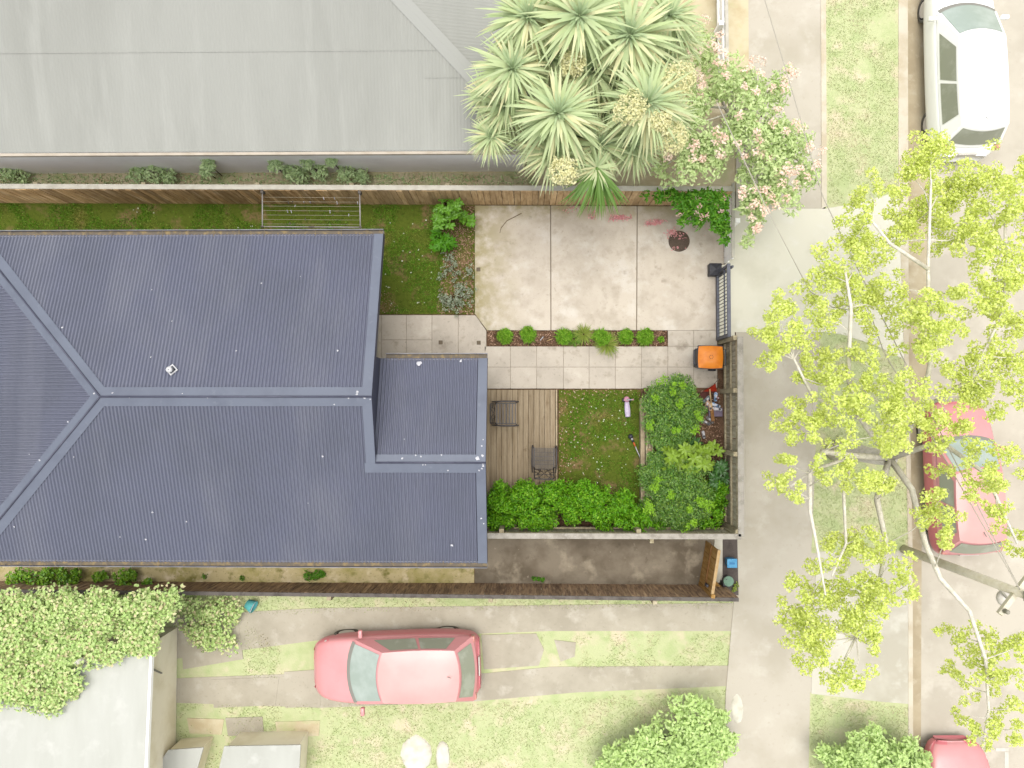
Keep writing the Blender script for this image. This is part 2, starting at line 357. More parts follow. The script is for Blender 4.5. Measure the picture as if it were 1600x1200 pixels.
M['p_shed'] = pmat('p_shed', C('e9eae0', 0.86), [(C('dcddd2', 0.86), .7, .45, .65, (1, .25, 1)), (C('f1f1e8', 0.86), 2.0, .54, .72)], .8, .15)
M['p_shedwall'] = pmat('p_shedwall', C('e4dcc4', 1.84), [(C('d6ccb0', 1.84), 1.2, .45, .65)], .85, .15)
M['p_cord'] = leafmat('p_cord', [C('b8c894'), C('c6d2a2'), C('aec090'), C('d4d8ae'), C('dcd4a4')], .7, .1, .4, k=1.8)
M['p_cord_core'] = leafmat('p_cord_core', [C('aabc92'), C('b6c69c'), C('a0b488')], .7, .1, .4, k=1.8)
M['cord_green'] = leafmat('cord_green', [C('6f9440'), C('8aa85a'), C('5d8434'), C('a6ba70')], .5, .3, .3)
M['p_panicle'] = leafmat('p_panicle', [C('e6e2b4'), C('dfdca8'), C('ece8c2')], .8, .1, .4, k=1.8)
M['p_bark'] = pmat('p_bark', C('c3b8a0'), [(C('b2a68c'), 6, .45, .65)], .95, .1)
M['p_branch'] = pmat('p_branch', (.56, .52, .45, 1.0), [((.44, .41, .34, 1.0), 9, .42, .62), ((.62, .58, .52, 1.0), 25, .55, .7)], .95, .1, .4, 40)
M['p_blossom'] = leafmat('p_blossom', [C('b8cc90'), C('c4d69a'), C('d0dca8'), C('bccf92')], .7, .1, .45, k=2.0)
M['p_flower'] = leafmat('p_flower', [C('f0d6c6'), C('f4ded2'), C('ecc8b8')], .8, .1, .4, k=2.0)
M['over_green'] = leafmat('over_green', [C('3f7a14'), C('5f9a20'), C('4f8a18'), C('7cab34')], .5, .3, .3)
M['over_flower'] = leafmat('over_flower', [C('e8c8bc'), C('dcb0a4'), C('f0dcd0')], .8, .1, .3)
M['lime'] = leafmat('lime', [C('dce67c'), C('e6ee90'), C('d4e272'), C('ecf2aa')], .7, .1, .45, k=1.8)
M['p_bush'] = leafmat('p_bush', [C('b4ca88'), C('c2d690'), C('aac080'), C('ccdca0')], .7, .1, .45, k=2.2)
M['p_ivy'] = leafmat('p_ivy', [C('b8d088'), C('c8dc94'), C('aac67c'), C('d8e2a8'), C('d6c6a4')], .7, .1, .4, k=1.9)
M['p_weed'] = leafmat('p_weed', [C('aec294'), C('bccd9c'), C('a2b88a')], .7, .1, .4, k=2.4)
M['p_stone'] = pmat('p_stone', C('e4e0d0', 1.25), [(C('d2cdbb', 1.25), 4, .45, .65)], .9, .1)
M['p_pole'] = pmat('p_pole', C('e6dfca', 1.30), [(C('d8cfb6', 1.30), 5, .45, .65)], .85, .15)
M['p_polefit'] = pmat('p_polefit', C('b9b4a4'), [], .7, .2)
M['cable'] = pmat('cable', C('d2cbbb'), [], .8, .1)
M['p_cyan'] = pmat('p_cyan', C('72cfcf'), [], .6, .2)
M['p_redpaint'] = pmat('p_redpaint', C('fab0b0'), [(C('f7a6a6'), .8, .45, .65)], .35, .35, coat=.25)
M['p_redroof_lit'] = pmat('p_redroof_lit', C('fbc2bb', .93), [(C('f9b8b2', .93), .8, .45, .65)], .35, .35, coat=.25)  # paler copy of the red: sky reflection on the roof put into the paint
M['p_redside_shade'] = pmat('p_redside_shade', C('f08a92', 1.15), [], .4, .3, coat=.2)  # deeper copy of the red: dimmer steep sides put into the paint
M['p_whitepaint'] = pmat('p_whitepaint', (.80, .80, .76, 1.0), [((.76, .76, .72, 1.0), .8, .45, .65)], .35, .35, coat=.25)
M['p_glass'] = pmat('p_glass', C('b9c8bc'), [(C('cbd8ce'), 1.5, .45, .65)], .2, .5)
M['p_glassdark'] = pmat('p_glassdark', C('a2a692', 1.25), [(C('b4b8a6', 1.25), 2.5, .5, .65)], .25, .45)
M['p_trim'] = pmat('p_trim', C('a2a096'), [], .6, .3)
M['p_tyre'] = pmat('p_tyre', C('8f8d84'), [], .9, .1)
M['p_light'] = pmat('p_light', C('efe9de'), [], .3, .5)
M['p_tail'] = pmat('p_tail', C('f2a294'), [], .3, .5)
M['p_paint'] = pmat('p_paint', C('f2efe2'), [(C('e4dfd0'), 6, .5, .7)], .9, .1)

# ------------------------------------------------------------------ setting outside
tag(MB().prism([(-150, -150), (150, -150), (150, 150), (-150, 150)], -.4, -.16).build('ground', M['p_ground']), kind='structure')
slab('road', [(1412, -200), (2300, -200), (2300, 1500), (1412, 1500)], -.10, M['p_road'], .05)
slab('footpath', [(1152, -200), (1286, -200), (1284, 860), (1270, 1085), (1264, 1500), (1122, 1500), (1134, 1085), (1150, 900), (1150, 330)], 0.0, M['p_foot'], .14)
slab('driveway_crossing', [(1122, 530), (1122, 415), (1134, 413), (1134, 327), (1290, 326), (1336, 318), (1404, 300), (1413, 562), (1372, 541), (1318, 523), (1290, 519), (1148, 519), (1148, 530)], .012, M['p_cross'], .14)
slab('driveway_crossing', [(1276, 862), (1420, 860), (1420, 1100), (1372, 1096), (1268, 1084)], .010, M['p_cross2'], .14)
VERGES = [[(1284, -200), (1404, -200), (1405, 300), (1336, 318), (1290, 326)], [(1282, 517), (1318, 521), (1372, 540), (1413, 561), (1420, 862), (1268, 864)], [(1266, 1082), (1372, 1094), (1421, 1098), (1421, 1500), (1258, 1500)]]
for v in VERGES: slab('grass_verge', v, .004, M['p_grass'], .14)
slab('kerb', [(1404, -200), (1418, -200), (1420, 562), (1426, 862), (1428, 1500), (1420, 1500), (1419, 862), (1413, 562), (1404, 300)], .018, M['p_kerb'], .15)
slab('gutter_channel', [(1418, -200), (1452, -200), (1450, 562), (1440, 862), (1438, 1500), (1428, 1500), (1426, 862), (1420, 562)], -.092, M['p_gutter'], .06)
slab('footpath_edging', [(1282, -200), (1290, -200), (1292, 322), (1284, 326)], .016, M['p_kerb'], .15)
slab('neighbour_garden', [(-400, 240), (-400, 297), (1150, 299), (1150, -300), (-400, -300)], -.03, M['p_dirt'], .1)
slab('neighbour_yard', [(-400, 925), (1152, 936), (1150, 960), (1134, 1085), (1122, 1500), (-400, 1500)], -.03, M['p_grass'], .1)
DRIVE = [[(270, 962), (500, 950), (1150, 942), (1146, 986), (860, 986), (750, 990), (500, 1000), (270, 1030)],
         [(480, 1052), (760, 1052), (860, 1042), (1140, 1040), (1136, 1072), (900, 1082), (740, 1096), (500, 1106), (270, 1098), (270, 1060)]]
slab('concrete_drive_strip', DRIVE[0], -.018, M['p_asphalt'], .05)
slab('concrete_drive_strip', DRIVE[1], -.020, M['p_asphalt'], .05)
slab('asphalt_patch', [(752, 992), (838, 990), (850, 1015), (842, 1040), (756, 1046)], -.014, M['p_asphalt'], .05)
slab('asphalt_patch', [(330, 1062), (436, 1058), (430, 1102), (334, 1106)], -.012, M['p_asphalt'], .05)
slab('asphalt_patch', [(444, 1050), (500, 1046), (500, 1104), (446, 1106)], -.012, M['p_asphalt'], .05)
slab('asphalt_patch', [(282, 980), (372, 968), (380, 1030), (286, 1046)], -.012, M['p_asphalt'], .05)
slab('asphalt_patch', [(352, 1122), (410, 1120), (412, 1148), (356, 1150)], -.012, M['p_asphalt'], .05)
slab('asphalt_patch', [(866, 1000), (900, 1004), (898, 1026), (876, 1034)], -.012, M['p_asphalt'], .05)
for poly in ([(292, 1122), (350, 1124), (346, 1148), (296, 1146)], [(430, 1128), (500, 1126), (498, 1150), (434, 1152)]):
    slab('bare_dirt', poly, -.016, M['p_dirt'], .05)
slab('pebble_strip', [(1126, -200), (1168, -200), (1170, 100), (1160, 200), (1128, 200)], .004, M['p_dirt'], .1)

# grass as blades
def in_poly(x, y, poly):
    c = False; n = len(poly); j = n - 1
    for i in range(n):
        if (poly[i][1] > y) != (poly[j][1] > y) and x < (poly[j][0] - poly[i][0]) * (y - poly[i][1]) / (poly[j][1] - poly[i][1]) + poly[i][0]: c = not c
        j = i
    return c
def scatter(poly, dens, z, keep=None):
    w = px(poly, z); xs = [a[0] for a in w]; ys = [a[1] for a in w]
    k = int((max(xs) - min(xs)) * (max(ys) - min(ys)) * dens); out = []
    for _ in range(k):
        x, y = R.uniform(min(xs), max(xs)), R.uniform(min(ys), max(ys))
        if in_poly(x, y, w) and (keep is None or keep(x, y)): out.append((x, y, z))
    return np.array(out)
def grass(name, polys, dens, z, mat, label, hgt=.05, wid=.008, keep=None, cat='grass'):
    c = np.concatenate([scatter(p, dens, z, keep) for p in polys]); k = len(c)
    d = NP.normal(size=(k, 3)); d[:, 2] = np.abs(d[:, 2]) * .6 + .25; d /= np.linalg.norm(d, axis=1, keepdims=True)
    n = np.cross(d, NP.normal(size=(k, 3))); n[:, 2] = np.abs(n[:, 2])
    me = leaf_mesh(name, c, n, hgt, wid, .05, .1, d)
    return tag(link(name, me, mat), label, cat, None, 'stuff')
def bare(patches):
    w = [(P(a, b), r / 61.0) for a, b, r in patches]
    def keep(x, y):
        q = mnoise.noise(Vector((x * 1.5, y * 1.5, 3.3)))
        if q > .28 and R.random() < .6: return False
        for c, r in w:
            d = math.hypot(c.x - x, c.y - y) / r
            if d < 1 + q * .9 and R.random() < .93: return False
        return True
    return keep
grass('verge_grass', [[(1292, -20), (1400, -20), (1402, 298), (1336, 314), (1294, 322)], VERGES[1], [(1268, 1088), (1420, 1104), (1420, 1220), (1264, 1220)]], 900, .006, M['p_blades'],
      'pale patchy grass on the street verges beside the kerb', .06, .013, bare([(1350, 110, 20), (1392, 40, 25), (1330, 300, 22), (1300, 150, 12), (1310, 1130, 15)]))
grass('yard_grass', [[(-10, 922), (1150, 934), (1148, 948), (500, 956), (250, 966), (-10, 960)], [(250, 1100), (740, 1100), (1134, 1076), (1126, 1220), (250, 1220)], [(840, 992), (1144, 990), (1140, 1040), (860, 1044)], [(385, 970), (440, 1010), (440, 1060), (380, 1060)]], 800, -.03, M['p_blades'],
      'pale rough grass in the neighbouring yard around the red hatchback', .065, .014, bare([(880, 1018, 26), (940, 1010, 20), (1050, 1010, 26), (1000, 1000, 14), (330, 1140, 40), (470, 1140, 30), (620, 1130, 20)]))

# ------------------------------------------------------------------ property ground
slab('soil_base', [(-400, 300), (1140, 300), (1150, 519), (1152, 936), (-400, 925)], -.01, M['soil'], .12)
slab('front_lawn_ground', [(-400, 316), (742, 319), (742, 491), (560, 491), (560, 400), (-400, 400)], .002, M['lawn_soil'], .05)
slab('back_lawn_ground', [(873, 609), (1001, 609), (1001, 800), (873, 800)], .002, M['lawn_soil'], .05)
grass('lawn_grass', [[(-10, 318), (700, 320), (690, 489), (596, 489), (598, 366), (-10, 366)]], 2900, .002, M['grass'], 'patchy green grass between the timber fence and the dark roof', .06, .013,
      bare([(620, 395 + 40, 14), (630, 470, 10), (604, 440, 12), (602, 478, 18), (60, 322, 18), (12, 345, 16), (210, 328, 22), (160, 326, 14), (280, 322, 26), (380, 322, 26), (500, 328, 30), (450, 326, 30), (560, 326, 20), (640, 326, 22), (700, 340, 22), (700, 440, 20)]))
grass('lawn_grass', [[(880, 612), (996, 612), (1000, 790), (880, 790)]], 2900, .002, M['grass'], 'green grass of the small lawn between deck and raised bed', .06, .013,
      bare([(878, 630, 12), (879, 655, 12), (880, 680, 11), (880, 705, 12), (880, 735, 12), (882, 760, 14), (996, 640, 11), (998, 660, 9), (998, 690, 10), (996, 730, 13), (992, 775, 16), (930, 612, 10), (900, 612, 12), (975, 614, 12), (950, 700, 14), (915, 725, 14), (880, 612, 14), (960, 750, 12)]))
def bits(name, polys, dens, z, mat, label, cat, ln, wd, keep=None, tilt=.35):
    c = np.concatenate([scatter(p, dens, z, keep) for p in polys])
    n = np.tile(np.array([[0, 0, 1.0]]), (len(c), 1))
    return tag(link(name, leaf_mesh(name, c + np.array([0, 0, .012]), n, ln, wd, tilt, 0), mat), label, cat, None, 'stuff')
bits('bark_mulch', [[(690, 322), (741, 322), (741, 490), (680, 490), (692, 420)]], 1000, .0, M['chip'], 'brown bark chips in the bed beside the parking slab', 'mulch', .05, .025)
bits('bark_mulch', [[(763, 517), (1042, 517), (1042, 540), (763, 540)]], 900, -.005, M['chip'], 'brown bark chips in the narrow shrub bed between slabs', 'mulch', .05, .025)
bits('leaf_litter', [[(874, 609), (888, 609), (888, 770), (874, 770)], [(880, 609), (1000, 609), (1000, 618), (880, 618)]], 240, .008, M['litter'], 'fallen beige leaves along the deck edge of the small lawn', 'leaf litter', .045, .028)
bits('leaf_litter', [[(888, 618), (925, 618), (915, 770), (888, 770)]], 60, .03, M['litter'], 'sparse fallen leaves scattered over the small lawn', 'leaf litter', .05, .035)
bits('leaf_litter', [[(594, 452), (612, 460), (624, 489), (594, 489)]], 500, .008, M['litter'], 'fallen leaves gathered under the dark gable edge', 'leaf litter', .04, .02)
def daisies(polys, dens, label):
    c = np.concatenate([scatter(p, dens, .06) for p in polys]); n = np.tile(np.array([[0, 0, 1.0]]), (len(c), 1))
    tag(link('daisies', leaf_mesh('daisies', c, n, .035, .035, .2, 0), M['daisy']), label, 'flowers', None, 'stuff')
daisies([[(180, 325), (245, 325), (245, 360), (180, 360)], [(350, 325), (402, 325), (402, 362), (350, 362)], [(600, 330), (690, 330), (680, 480), (600, 480)]], 7, 'tiny white daisies in the lawn beside the dark roof')
daisies([[(885, 620), (990, 620), (990, 765), (885, 765)]], 12, 'tiny white daisies in the small back lawn')

# concrete parking slab: three panels lying on a darker bed so that the joints read
slab('parking_slab', [(743, 322), (1131, 322), (1131, 412), (1121, 414), (1121, 515), (762, 515), (743, 490)], .012, M['joint'], .06)
PS = bpy.data.objects['parking_slab']
G = 1.0
for poly in ([(742, 321), (859.6, 321), (860.2, 516), (761, 516), (742, 490)], [(861, 321), (995, 322), (994, 516), (861.6, 516)], [(996.4, 322), (1131, 322), (1131, 412), (1120, 414), (1120, 516), (995.4, 516)]):
    slab('concrete_panel', poly, .03, M['concrete'], .05, PS, bevel=.006)
# path
slab('garden_path', [(560, 493), (744, 493), (760, 517), (760, 542), (1044, 542), (1044, 517), (1120, 517), (1120, 606), (740, 606), (560, 606)], .014, M['path_joint'], .06)
GP = bpy.data.objects['garden_path']
g = .32
def paver(a, b, c, d): slab('paver', [(a + g, b + g), (c - g, b + g), (c - g, d - g), (a + g, d - g)], .027, M['path_concrete'], .05, GP, bevel=.004)
for a, c in ((596, 635), (635, 675)): paver(a, 492, c, 531); paver(a, 531, c, 566)
paver(560, 492, 596, 566)
paver(675, 492, 716, 566)
slab('paver', [(716.5, 492.5), (742, 492.5), (759.5, 516), (759.5, 541), (756, 566), (716.5, 566)], .027, M['path_concrete'], .05, GP, bevel=.004)
xs = [757, 797.5, 838.5, 880.5, 920.5, 961.5, 1002.5, 1043.5, 1084, 1121]
for i in range(9): paver(xs[i], 541, xs[i + 1], 573.5); paver(xs[i], 573.5, xs[i + 1], 607.5)
paver(720, 566, 757, 607)
paver(1043.5, 516, 1084, 541); paver(1084, 516, 1121, 541)
# mossy stains have a shape of their own: thin films on the slab
def film(name, pts, z, mat, label, cat):
    me = MB()
    for (a, b, r) in pts:
        c = P(a, b, z); n = 14; rr = r / 61.0
        me.add([(c.x, c.y, z)] + [(c.x + math.cos(k * 6.283 / n) * rr * R.uniform(.6, 1.1), c.y + math.sin(k * 6.283 / n) * rr * R.uniform(.6, 1.1), z) for k in range(n)], [(0, 1 + k, 1 + (k + 1) % n) for k in range(n)])
    return tag(me.build(name, mat), label, cat, None, 'stuff')
for a, b in ((747.5, 421), (688.5, 535), (748, 535.5)):
    c = P(a, b, .03); o = thing('floor_drain', {747.5: 'small square drain grate at the left edge of the parking slab', 688.5: 'small square drain grate in the path near the roof corner', 748: 'small square drain grate in the path beside the shrub bed'}[a], 'drain', (c.x, c.y, .031), 0, 'square drain grates')
    MB().box((0, 0, 0), (.10, .10, .008)).build('frame', M['drain'], o)
    for k in range(3): MB().box((0, -.03 + k * .03, .006), (.085, .012, .006)).build('grate_bar', M['joint'], o)
# round manhole with ribs
c = P(1061, 377, .03); mh = thing('manhole_cover', 'round dark brown manhole cover strewn with pink petals on the slab', 'manhole cover', (c.x, c.y, .031))
MB().lathe([(.27, 0), (.27, .012), (.255, .016)], n=32).build('rim', M['mh'], mh)
for q in (.21, .15, .09): MB().lathe([(q + .018, .016), (q + .018, .022), (q, .022), (q, .016)], n=32, cap=False).build('ring', M['mh'], mh)
def petals(spots, label):
    cs = []
    for a, b, rx, ry, n in spots:
        for _ in range(n):
            p = P(a + R.gauss(0, rx), b + R.gauss(0, ry), .03); cs.append((p.x, p.y, R.uniform(.045, .06)))
    c = np.array(cs); n = np.tile(np.array([[0, 0, 1.0]]), (len(c), 1))
    tag(link('fallen_petals', leaf_mesh('fallen_petals', c, n, .045, .03, .3, 0), M['petal']), label, 'petals', None, 'stuff')
petals([(965, 341, 8, 1.8, 170), (972, 339, 6, 1.4, 60), (1023, 348, 7, 1.6, 110), (1016, 350, 4, 1.5, 40), (1030, 346, 4, 1.5, 40), (1050, 364, 5, 3, 90), (1063, 369, 4, 4, 30), (926, 338, 3, 3, 30), (890, 328, 8, 3, 18), (1058, 388, 6, 3, 12), (1090, 355, 20, 8, 10)], 'pink fallen petals in drifts on the parking slab')
tw = MB(); tw.tube([P(783, 356, .04), P(792, 345, .05), P(806, 338, .04), P(815, 333, .045)], .008, 5); tw.tube([P(783, 356, .04), P(781, 364, .04)], .006, 5)
tag(tw.build('fallen_twig', M['twig']), 'thin dry twig lying on the mossy corner of the slab', 'twig')
# alley concrete
slab('alley_path', [(742, 838), (1128, 838), (1128, 914), (742, 911)], .012, M['old_concrete'], .06)
slab('alley_path', [(-400, 850), (741, 850), (741, 911), (-400, 908)], .016, M['mossy_concrete'], .06)
slab('concrete_edge', [(1117, 838), (1129, 838), (1129, 910), (1112, 910)], .026, M['p_cross2'], .05)
slab('asphalt_strip', [(1129, 838), (1152, 838), (1154, 930), (1112, 930), (1112, 911), (1129, 911)], .018, M['asphalt_dark'], .06)

# ------------------------------------------------------------------ house
ZE, ZR, YR = 2.70, 3.93, .20
XG, XE, XW0 = -3.16, -.83, -8.80          # gable plane, extension gable, west end of the ridge
TAN = (ZR - ZE) / 3.65
YN, YS = YR + 3.65, YR - 3.65
YR2 = -1.19; ZR2 = ZR - (YR - YR2) * TAN; YN2 = YR2 + (ZR2 - ZE) / TAN
XW = XW0 - 3.65
def zroof(x, y):
    if x > XG: return ZR2 - abs(y - YR2) * TAN
    if x < XW0: return ZR - max(abs(y - YR), XW0 - x) * TAN
    return ZR - abs(y - YR) * TAN
house = thing('house', 'long house under a dark blue-grey corrugated iron roof', 'house')
def wave(t):
    s = math.cos(2 * math.pi * t / .0762)
    return .023 * s
STEP = .0762 / 8
def corr(name, a0, a1, lo, hi, axis, parent, mat, zf=zroof, wf=wave):
    """corrugated sheet; runs from lo(a) to hi(a) across, waves along a"""
    n = int((a1 - a0) / STEP) + 1; mb = MB()
    for i in range(n):
        a = a0 + i * STEP; w = wf(a)
        for b in (lo(a), hi(a)):
            x, y = (a, b) if axis == 'x' else (b, a)
            mb.v.append((x, y, zf(x, y) + w))
        if i: k = 2 * i; mb.f.append((k - 2, k, k + 1, k - 1))
    return mb.build(name, mat, parent, True)
E_ = 1e-4
hipr = lambda x: max(0, XW0 - x)
corr('roof_slope', XW, XG - .02, lambda x: YR + hipr(x), lambda x: YN, 'x', house, M['roof'], lambda x, y: ZR - (y - YR) * TAN)
corr('roof_slope', XW, XE - .02, lambda x: (YR - hipr(x)) if x <= XG else YR2, lambda x: YS, 'x', house, M['roof'], lambda x, y: ZR - (YR - y) * TAN)
corr('roof_slope', XG - .04, XE - .02, lambda x: YR2, lambda x: YN2, 'x', house, M['roof'], lambda x, y: ZR2 - (y - YR2) * TAN)
corr('roof_slope', YS, YN, lambda y: XW0 - abs(y - YR), lambda y: XW, 'y', house, M['roof'], lambda x, y: ZR - (XW0 - x) * TAN)
def flash(pts_c, side, w, parent, lift=.02, name='flashing'):
    """strip along pts_c (3 points tuple list), widened to 'side' (unit xy) following the roof slope"""
    pass
def strip(name, quad, parent, mat, th=.006):
    q = [Vector(v) for v in quad]; n = (q[1] - q[0]).cross(q[3] - q[0]).normalized()
    if n.z < 0: n = -n
    return MB().add(q + [v - n * th for v in q], [(0, 1, 2, 3), (7, 6, 5, 4), (0, 4, 5, 1), (1, 5, 6, 2), (2, 6, 7, 3), (3, 7, 4, 0)]).build(name, mat, parent)
LF = .026
def rp(x, y, zf=None, l=LF): return (x, y, (zf or zroof(x, y)) + l)
zN = lambda y: ZR - (y - YR) * TAN
zS = lambda y: ZR - (YR - y) * TAN
zX = lambda y: ZR2 - (y - YR2) * TAN
zW = lambda x: ZR - (XW0 - x) * TAN
fw = .20
strip('ridge_flashing', [(XW0, YR, ZR + LF), (XG, YR, ZR + LF), (XG, YR + fw, zN(YR + fw) + LF), (XW0 + .05, YR + fw, zN(YR + fw) + LF)], house, M['flashing'])
strip('ridge_flashing', [(XW0, YR, ZR + LF), (XG, YR, ZR + LF), (XG, YR - fw, zS(YR - fw) + LF), (XW0 + .05, YR - fw, zS(YR - fw) + LF)], house, M['flashing'])
strip('ridge_flashing', [(XG - .03, YR2, ZR2 + LF), (XE, YR2, ZR2 + LF), (XE, YR2 + .17, zX(YR2 + .17) + LF), (XG - .03, YR2 + .17, zX(YR2 + .17) + LF)], house, M['flashing'])
strip('ridge_flashing', [(XG - .24, YR2, zS(YR2) + LF), (XE, YR2, ZR2 + LF), (XE, YR2 - .22, zS(YR2 - .22) + LF), (XG - .24, YR2 - .22, zS(YR2 - .22) + LF)], house, M['flashing'])
for sy in (1, -1):
    zz = zN if sy > 0 else zS; hw = .26
    a = (XW0, YR, ZR + LF); b = (XW, YR + sy * 3.65, ZE + LF)
    strip('hip_flashing', [a, b, (XW + hw * 1.2, YR + sy * 3.65, ZE + LF), (XW0 + .05, YR + sy * fw, zz(YR + sy * fw) + LF + .001)], house, M['flashing'])
    strip('hip_flashing', [a, b, (XW, YR + sy * (3.65 - hw * 1.1), ZE + LF), (XW0 - hw * 1.0, YR, ZR - hw * TAN + LF)], house, M['flashing'])
    MB().tube([Vector(a) + Vector((0, 0, .004)), Vector(b) + Vector((0, 0, .004))], .022, 8).build('hip_roll', M['bead'], house, True)
MB().tube([(XW0, YR, ZR + LF + .004), (XG + .01, YR, ZR + LF + .004)], .022, 8).build('ridge_roll', M['bead'], house, True)
MB().tube([(XG + .0, YR2, ZR2 + LF + .004), (XE + .01, YR2, ZR2 + LF + .004)], .022, 8).build('ridge_roll', M['bead'], house, True)
# barge flashings on the gable edges
bw = .20
for nm, x0, ya, yb, zf in (('n', XG, YR + .001, YN, zN), ('s', XG, YR - .001, YR2 - .0, zS), ('xn', XE, YR2, YN2, zX), ('xs', XE, YR2, YS, zS)):
    l2 = LF + .006
    strip('barge_flashing', [(x0, ya, zf(ya) + l2), (x0, yb, zf(yb) + l2), (x0 - bw, yb, zf(yb) + l2), (x0 - bw, ya, zf(ya) + l2)], house, M['flashing'])
    d = .17
    MB().add([(x0 + .004, ya, zf(ya) + l2), (x0 + .004, yb, zf(yb) + l2), (x0 + .004, yb, zf(yb) - d), (x0 + .004, ya, zf(ya) - d), (x0 - .02, ya, zf(ya) + l2 - .004), (x0 - .02, yb, zf(yb) + l2 - .004), (x0 - .02, yb, zf(yb) - d), (x0 - .02, ya, zf(ya) - d)],
             [(0, 1, 2, 3), (7, 6, 5, 4), (0, 4, 5, 1), (1, 5, 6, 2), (2, 6, 7, 3), (3, 7, 4, 0)]).build('barge_board', M['fascia'], house)
# gable wall above the extension roof, coloured dark to paint in the barge's shade
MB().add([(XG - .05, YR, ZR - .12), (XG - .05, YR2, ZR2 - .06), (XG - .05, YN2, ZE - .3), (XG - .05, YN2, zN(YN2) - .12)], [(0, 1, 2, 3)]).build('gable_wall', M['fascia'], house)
MB().add([(XG - .6, YR, ZR - .12), (XG - .6, YN - .35, ZE - .1), (XG - .6, YN2 - .1, ZE - .1)], [(0, 1, 2)]).build('gable_wall', M['wall_cream'], house)
MB().add([(XG - .02, YN2, zN(YN2) - .14), (XG - .02, YN, ZE - .14), (XG - .6, YN, ZE - .14), (XG - .6, YN2, zN(YN2) - .14)], [(0, 1, 2, 3)]).build('soffit', M['wall_cream'], house)
# gutters with brackets and debris
def gutter(y, x0, x1, sy):
    o = MB(); z = ZE - .03
    o.box(((x0 + x1) / 2, y + sy * .105, z), (x1 - x0, .014, .10)); o.box(((x0 + x1) / 2, y - sy * .03, z), (x1 - x0, .014, .09)); o.box(((x0 + x1) / 2, y + sy * .035, z - .055), (x1 - x0, .14, .008))
    go = o.build('gutter', M['gutter'], house)
    MB().box(((x0 + x1) / 2, y + sy * .035, z - .035), (x1 - x0 - .02, .115, .02)).build('gutter_debris', M['gutter_in'], go)
    x = x0 + .3
    while x < x1: MB().box((x, y + sy * .03, z + .048), (.012, .15, .005)).build('gutter_bracket', M['gutter_in'], go); x += .575
gutter(YN, XW, XG, 1); gutter(YS, XW, XE, -1); gutter(YN2, XG + .06, XE, 1)
# walls, windows and a door (mostly under the eaves)
def wallbox(x0, x1, y0, y1, z1): return MB().prism([(x0, y0), (x1, y0), (x1, y1), (x0, y1)], -.02, z1)
wallbox(XW + .35, XG - .6, YS + .35, YN - .35, ZE - .04).build('wall', M['wall_cream'], house)
wallbox(XG - .6 + .003, XE - .25, YS + .352, YN2 - .35, ZE - .045).build('wall', M['wall_cream'], house)
MB().add([(XE - .25, YS + .352, ZE - .1), (XE - .25, YN2 - .35, ZE - .1), (XE - .25, YR2, ZR2 - .2)], [(0, 1, 2)]).build('gable_wall', M['wall_cream'], house)
def window(x, y, z, w, h, ax):
    d = (w, .05, h) if ax == 'y' else (.05, w, h); f = MB().box((x, y, z), d).build('window', M['white'], house)
    d2 = (w - .12, .06, h - .12) if ax == 'y' else (.06, w - .12, h - .12); MB().box((x, y, z), d2).build('pane', M['glass'], f)
for x in (-11, -8.2, -5.4): window(x, YN - .35, 1.5, 1.3, 1.1, 'y'); window(x + .4, YS + .35, 1.5, 1.1, 1.0, 'y')
window(XG - .6, 2.2, 1.5, 1.6, 1.2, 'x'); window(XE - .25, -2.3, 1.2, 1.5, 1.9, 'x')
dr = MB().box((-1.9, YN2 - .35, 1.02), (.86, .06, 2.0)).build('door', M['fascia'], house); MB().box((-1.58, YN2 - .31, 1.0), (.04, .06, .12)).build('handle', M['gutter'], dr)
# roof vent: square white flashing with a round cowl
c = P(269, 578, 3.75); z = zroof(c.x, c.y)
vt = empty('roof_vent', (c.x, c.y, z + .02), math.radians(45)); vt.parent = house; vt.name = 'roof_vent'
tag(vt, 'small white round vent on a diamond base')
bpy.data.objects.remove(vt)
rv = MB()
tilt = Matrix.Rotation(-math.atan(TAN), 3, 'X') @ Matrix.Rotation(math.radians(45), 3, 'Z')
def vbox(x, y, zz, d): rv.box(Vector((c.x, c.y, z + .03)) + tilt @ Vector((x, y, zz)), d, tilt)
for s in (-1, 1): vbox(s * .08, 0, 0, (.025, .185, .02)); vbox(0, s * .08, .001, (.135, .025, .02))
vb = rv.build('roof_vent', M['white'], house)
MB().lathe([(.05, -.02), (.05, .12), (.065, .125), (.065, .16), (.03, .185)], (c.x, c.y, z), 20).build('vent_cowl', M['white'], vb, True)
MB().lathe([(.012, 0), (.012, .01)], (c.x, c.y, z + .183), 8).build('vent_cap', M['gutter'], vb)
# droppings: small splats
dm = MB()
spots = [(99, 512, 1.4), (238, 453, .8), (270, 502, 1), (370, 548, 1), (237, 558, 1), (470, 432, .6), (528, 548, 1.2), (409, 443, 1), (177, 614, 1), (152, 615, 1), (325, 621, 1), (203, 621, .7), (286, 615, .7), (110, 659, 1), (64, 719, 1.2), (47, 710, .7), (117, 714, 1), (239, 800, 1.4), (292, 815, 1), (228, 843, 1.3), (23, 823, 1), (188, 839, .8), (505, 713, 1.2), (482, 786, .7), (559, 612, 1.6), (558, 616, 1.2), (545, 622, 1), (570, 622, 1.2), (579, 624, 1), (523, 632, .9), (655, 568, 3), (720, 564, 1.6), (629, 716, 1.2), (632, 686, .7), (650, 711, 1), (658, 713, .9), (690, 711, 1), (746, 716, 2.6), (754, 712, 1.4), (753, 697, 1), (755, 687, .8), (755, 724, 1.3), (755, 728, 1.2), (753, 732, 1), (749, 735, 1), (700, 735, 1), (661, 726, .8), (665, 726, .8), (752, 810, 1), (756, 818, .8), (706, 852, 1.5)]
